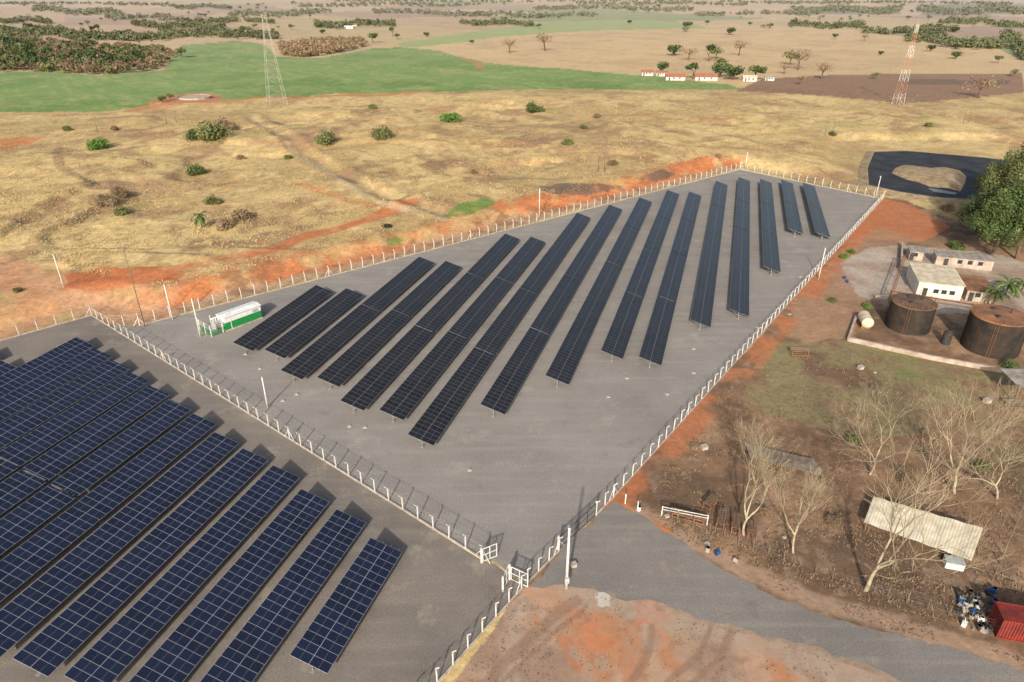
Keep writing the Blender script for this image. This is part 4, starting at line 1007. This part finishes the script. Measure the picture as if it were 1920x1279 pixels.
def sheet_roof(cs_, z, mat, label, amp=.03):
    c = [P(*q) for q in cs_]; o0 = sum(c)/4
    e = empty("low_shelter", (o0[0], o0[1], 0)); tag(e, label, "shelter")
    c = [q-o0 for q in c]; nu = 70; q = MB(); vs = []; 
    for i in range(nu+1):
        u = i/nu; A = c[0]+(c[1]-c[0])*u; B = c[3]+(c[2]-c[3])*u; zz = z+(amp if i % 2 else -amp)+random.uniform(-.015, .015)+.05*math.sin(i*.4)
        vs += [(A[0], A[1], zz+.35), (B[0], B[1], zz)]
    q.add(vs, [(2*i, 2*i+2, 2*i+3, 2*i+1) for i in range(nu)]); q.obj("roof", mat, e)
    for i in range(4): MB().tube((c[i][0]*.94, c[i][1]*.94, 0), (c[i][0]*.94, c[i][1]*.94, z+.1), .07, n=5).obj("post", M['wood'], e)
M['sheetw'] = mk("pale_corrugated_sheet", (.74, .67, .50), (.54, .46, .32), .7, .8)
M['oldsheet'] = mk("old_dark_sheet", (.25, .21, .165), (.14, .11, .085), 1.2, .9)
sheet_roof([(1632, 950), (1835, 1010), (1815, 1068), (1615, 995)], 1.3, M['sheetw'], "long pale corrugated roof of low shelter", .015)
sheet_roof([(1395, 843), (1525, 875), (1545, 903), (1405, 868)], .8, M['oldsheet'], "collapsed grey corrugated roof among bare trees", .05)
p = P(1786, 1062); e = empty("water_tank", (p[0], p[1], 0), -.3); tag(e, "small white box tank beside pale roof", "tank")
q = MB(); q.box((0, 0, .45), (1.9, 1.2, .9)); q.obj("tank_body", M['white'], e); q = MB(); q.box((0, 0, .94), (2.0, 1.3, .08)); q.obj("lid", M['grey'], e)

A = P(1868, 1196); e = empty("shipping_container", (A[0], A[1], 0), -.25); tag(e, "weathered red shipping container on bare earth", "container")
L, W_, h = 6.0, 2.45, 2.6
q = MB(); q.box((L/2, W_/2, h/2), (L-.1, W_-.1, h-.1))
for k in range(int(L/.28)): q.box((.2+k*.28, -.0, h/2), (.13, .06, h-.3)); q.box((.2+k*.28, W_, h/2), (.13, .06, h-.3))
for k in range(8): q.box((.0, .25+k*.28, h/2), (.06, .13, h-.3))
for k in range(int(L/.28)): q.box((.2+k*.28, W_/2, h-.03), (.13, W_-.3, .05))
q.obj("container_body", M['red'], e)
q = MB()
for xx in (0, L):
    for yy_ in (0, W_): q.box((xx, yy_, h/2), (.14, .14, h))
for z in (.06, h-.04):
    for yy_ in (0, W_): q.box((L/2, yy_, z), (L-.14, .12, .1))
    for xx in (0, L): q.box((xx, W_/2, z), (.12, W_-.14, .1))
q.obj("corner_frame", M['red'], e)

def barrel(px, py, mat, lying, label, r=.3, h=.88):
    p = P(px, py); q = MB(); 
    if lying:
        q.tube((-h/2, 0, r), (h/2, 0, r), r, n=14); [q.tube((t_, 0, r), (t_+.04, 0, r), r+.02, n=14) for t_ in (-h*.2, h*.15, h/2-.04, -h/2)]
    else:
        q.tube((0, 0, 0), (0, 0, h), r, n=14); [q.tube((0, 0, t_), (0, 0, t_+.04), r+.02, n=14) for t_ in (0, h*.3, h*.6, h-.04)]
    tag(q.obj("barrel", mat, None, (p[0], p[1], .005), random.uniform(0, 3)), label, "barrel")
M['teal'] = mk("faded_teal_paint", (.26, .36, .36), (.14, .2, .21), 2, .6)
for px, py, m_, ly, lb in [(1583, 524, 'blue', 0, "blue plastic drum on bare earth"), (1588, 530, 'blue', 1, "blue plastic drum lying on bare earth"), (1345, 1040, 'blue', 1, "blue plastic drum lying on dirt"), (1258, 958, 'blue', 1, "blue drum beside scrap racks"),
   (1380, 1055, 'kerb', 1, "dusty white drum lying on dirt"), (1198, 957, 'white', 0, "white drum beside fence"), (1326, 1034, 'kerb', 0, "dusty drum on dirt")]:
    barrel(px, py, M[m_], ly, lb, .24, .62)
rj = random.Random(4)
for i in range(60):
    px = rj.uniform(1795, 1868); py = rj.uniform(1110, 1190)
    if (px-1795)/75+(1190-py)/110 < .25: continue
    m_ = rj.choice(['teal', 'kerb', 'dark', 'dark', 'blue', 'grey', 'rust', 'dark', 'dark', 'white'])
    if rj.random() < .3: barrel(px, py, M[m_], rj.random() < .6, "discarded drum in scrap heap beside container", rj.uniform(.14, .24), rj.uniform(.35, .7))
    else:
        p = P(px, py); q = MB(); s_ = rj.uniform(.2, .6)
        q.box((0, 0, s_*.35), (s_, s_*.7, s_*.7)); q.box((0, 0, s_*.72), (s_*1.05, s_*.75, .05)); q.box((s_*.2, -s_*.37, s_*.35), (s_*.3, .04, s_*.3)); q.tube((0, 0, s_*.7), (s_*.6, .1, s_*1.3), .03, n=5)
        tag(q.obj("scrap_appliance", M[m_], None, (p[0], p[1], .01), rj.uniform(0, 3)), "discarded scrap appliance in heap beside container", "scrap", "scrap heap items")
def rack(px, py, rz, w, dp, h, label, mat='rust'):
    p = P(px, py); e = empty("steel_rack", (p[0], p[1], 0), rz); tag(e, label, "rack", "rusty steel racks")
    for sx_ in (-1, 1):
        for sy_ in (-1, 1): MB().box((sx_*w/2, sy_*dp/2, h/2), (.09, .09, h)).obj("leg", M[mat], e)
    q = MB()
    for z in (h*.35, h*.95):
        for sy_ in (-1, 0, 1): q.box((0, sy_*dp/2*.98, z), (w, .08, .08))
        for k in range(6): q.box((-w/2+k*w/5, 0, z+.05), (.06, dp, .05))
    q.obj("shelf", M[mat], e)
    q = MB(); [q.tube((-w*.6, (k-2)*dp*.18, h+.06), (w*.6, (k-2)*dp*.18+rj.uniform(-.1, .1), h+.06), .05, n=5) for k in range(5)]; q.obj("stored_pipe", M['wood'], e)
rack(1350, 985, 1.2, 2.6, .9, 1.4, "rusty steel rack holding old pipes"); rack(1378, 992, 1.25, 2.4, .9, 1.3, "rusty steel rack holding old pipes")
rack(1408, 1003, 1.3, 2.0, 1.0, 1.2, "rusty steel rack holding old pipes"); rack(1290, 975, -.4, 3.8, 1.0, .9, "low rusty rack with scrap metal")
rack(1330, 950, .9, 2.0, 1.0, 1.1, "rusty steel rack holding old pipes")
rack(1497, 668, -.1, 2.8, 1.4, 1.4, "rusty steel frame table on brown earth"); rack(1900, 765, 0, 3, 1.2, 1.2, "wooden work table under open shed", 'wood')
for px, py, s_ in [(1320, 842, .9), (1613, 692, .9), (1850, 755, 1.0), (1325, 1022, .5), (1640, 700, .4), (1250, 970, .5), (1470, 1010, .4), (1075, 1062, .7)]:
    p = P(px, py); q = MB(); q.box((0, 0, s_*.3), (s_, s_*.8, s_*.6)); q.box((0, 0, s_*.62), (s_*1.1, s_*.9, .05)); q.box((0, -s_*.41, s_*.3), (s_*.5, .03, s_*.35))
    tag(q.obj("concrete_box", M['kerb'], None, (p[0], p[1], 0), .3), "small weathered concrete box on brown earth", "box")
def rustic(l, sp_, label, h=1.5):
    pts = [P(*p) for p in l]; e = empty("wooden_fence", (pts[0][0], pts[0][1], 0)); tag(e, label, "fence", "rustic wooden fences")
    wb = MB(); me_ = MB().tube((0, 0, -.1), (.05, .03, h), .06, .05, 5).mesh("post", M['wood'])
    for i in range(len(pts)-1):
        v = pts[i+1]-pts[i]; L = np.linalg.norm(v); k = max(1, round(L/sp_))
        for j in range(k+(i == len(pts)-2)):
            q = pts[i]+v*j/k-pts[0]; inst("post", me_, e, (q[0], q[1], 0), random.uniform(0, 6), random.uniform(.8, 1.15))
        A = pts[i]-pts[0]; B = pts[i+1]-pts[0]
        for z in (.5, .9, 1.3): wb.tube((A[0], A[1], z), (B[0], B[1], z), .01, n=3)
    wb.obj("wire", M['wire'], e)
rustic([(1240, 968), (1330, 1000), (1440, 1040), (1560, 1088), (1700, 1130), (1860, 1180)], 2.0, "rustic wooden post fence along gravel road")
rustic([(1860, 1090), (1905, 985), (1925, 930)], 1.8, "rustic wooden post fence beside scrap heap")
e = empty("rail_fence", tuple(P(1160, 938))+(0,), 0); tag(e, "white rail fence panel beside entrance", "fence")
q0 = P(1160, 938)
for i, (px, py) in enumerate([(1172, 945), (1195, 958), (1240, 968), (1270, 975), (1325, 985)]):
    p = P(px, py)-q0; MB().box((p[0], p[1], .8), (.12, .12, 1.6)).obj("post", M['conc'], e)
q = MB(); a_ = P(1240, 968)-q0; b_ = P(1325, 985)-q0
for z in (1.1, 1.5): q.tube((a_[0], a_[1], z), (b_[0], b_[1], z), .05, n=5)
q.obj("rail", M['conc'], e)

# ---------------------------------------------------------------- light
el = math.radians(27); sh = Vector((.2, .98, 0)).normalized()
to = Vector((-sh.x*math.cos(el), -sh.y*math.cos(el), math.sin(el)))
sun = bpy.data.lights.new("sun", 'SUN'); sun.energy = 4.5; sun.angle = math.radians(1.5); sun.color = (1, .94, .85)
so = bpy.data.objects.new("sun", sun); link(so); so.rotation_euler = (-to).to_track_quat('-Z', 'Y').to_euler(); so.location = (0, 0, 200)
w = bpy.data.worlds.new("World"); S.world = w; w.use_nodes = True
nt = w.node_tree; bg = nt.nodes["Background"]
sk = nt.nodes.new("ShaderNodeTexSky"); sk.sky_type = 'NISHITA'; sk.sun_disc = False; sk.sun_elevation = el; sk.sun_rotation = math.atan2(to.x, to.y)
sk.dust_density = 4.0
nt.links.new(sk.outputs[0], bg.inputs[0]); bg.inputs[1].default_value = .15
S.view_settings.view_transform = 'Standard'; S.view_settings.look = 'None'; S.view_settings.exposure = 0
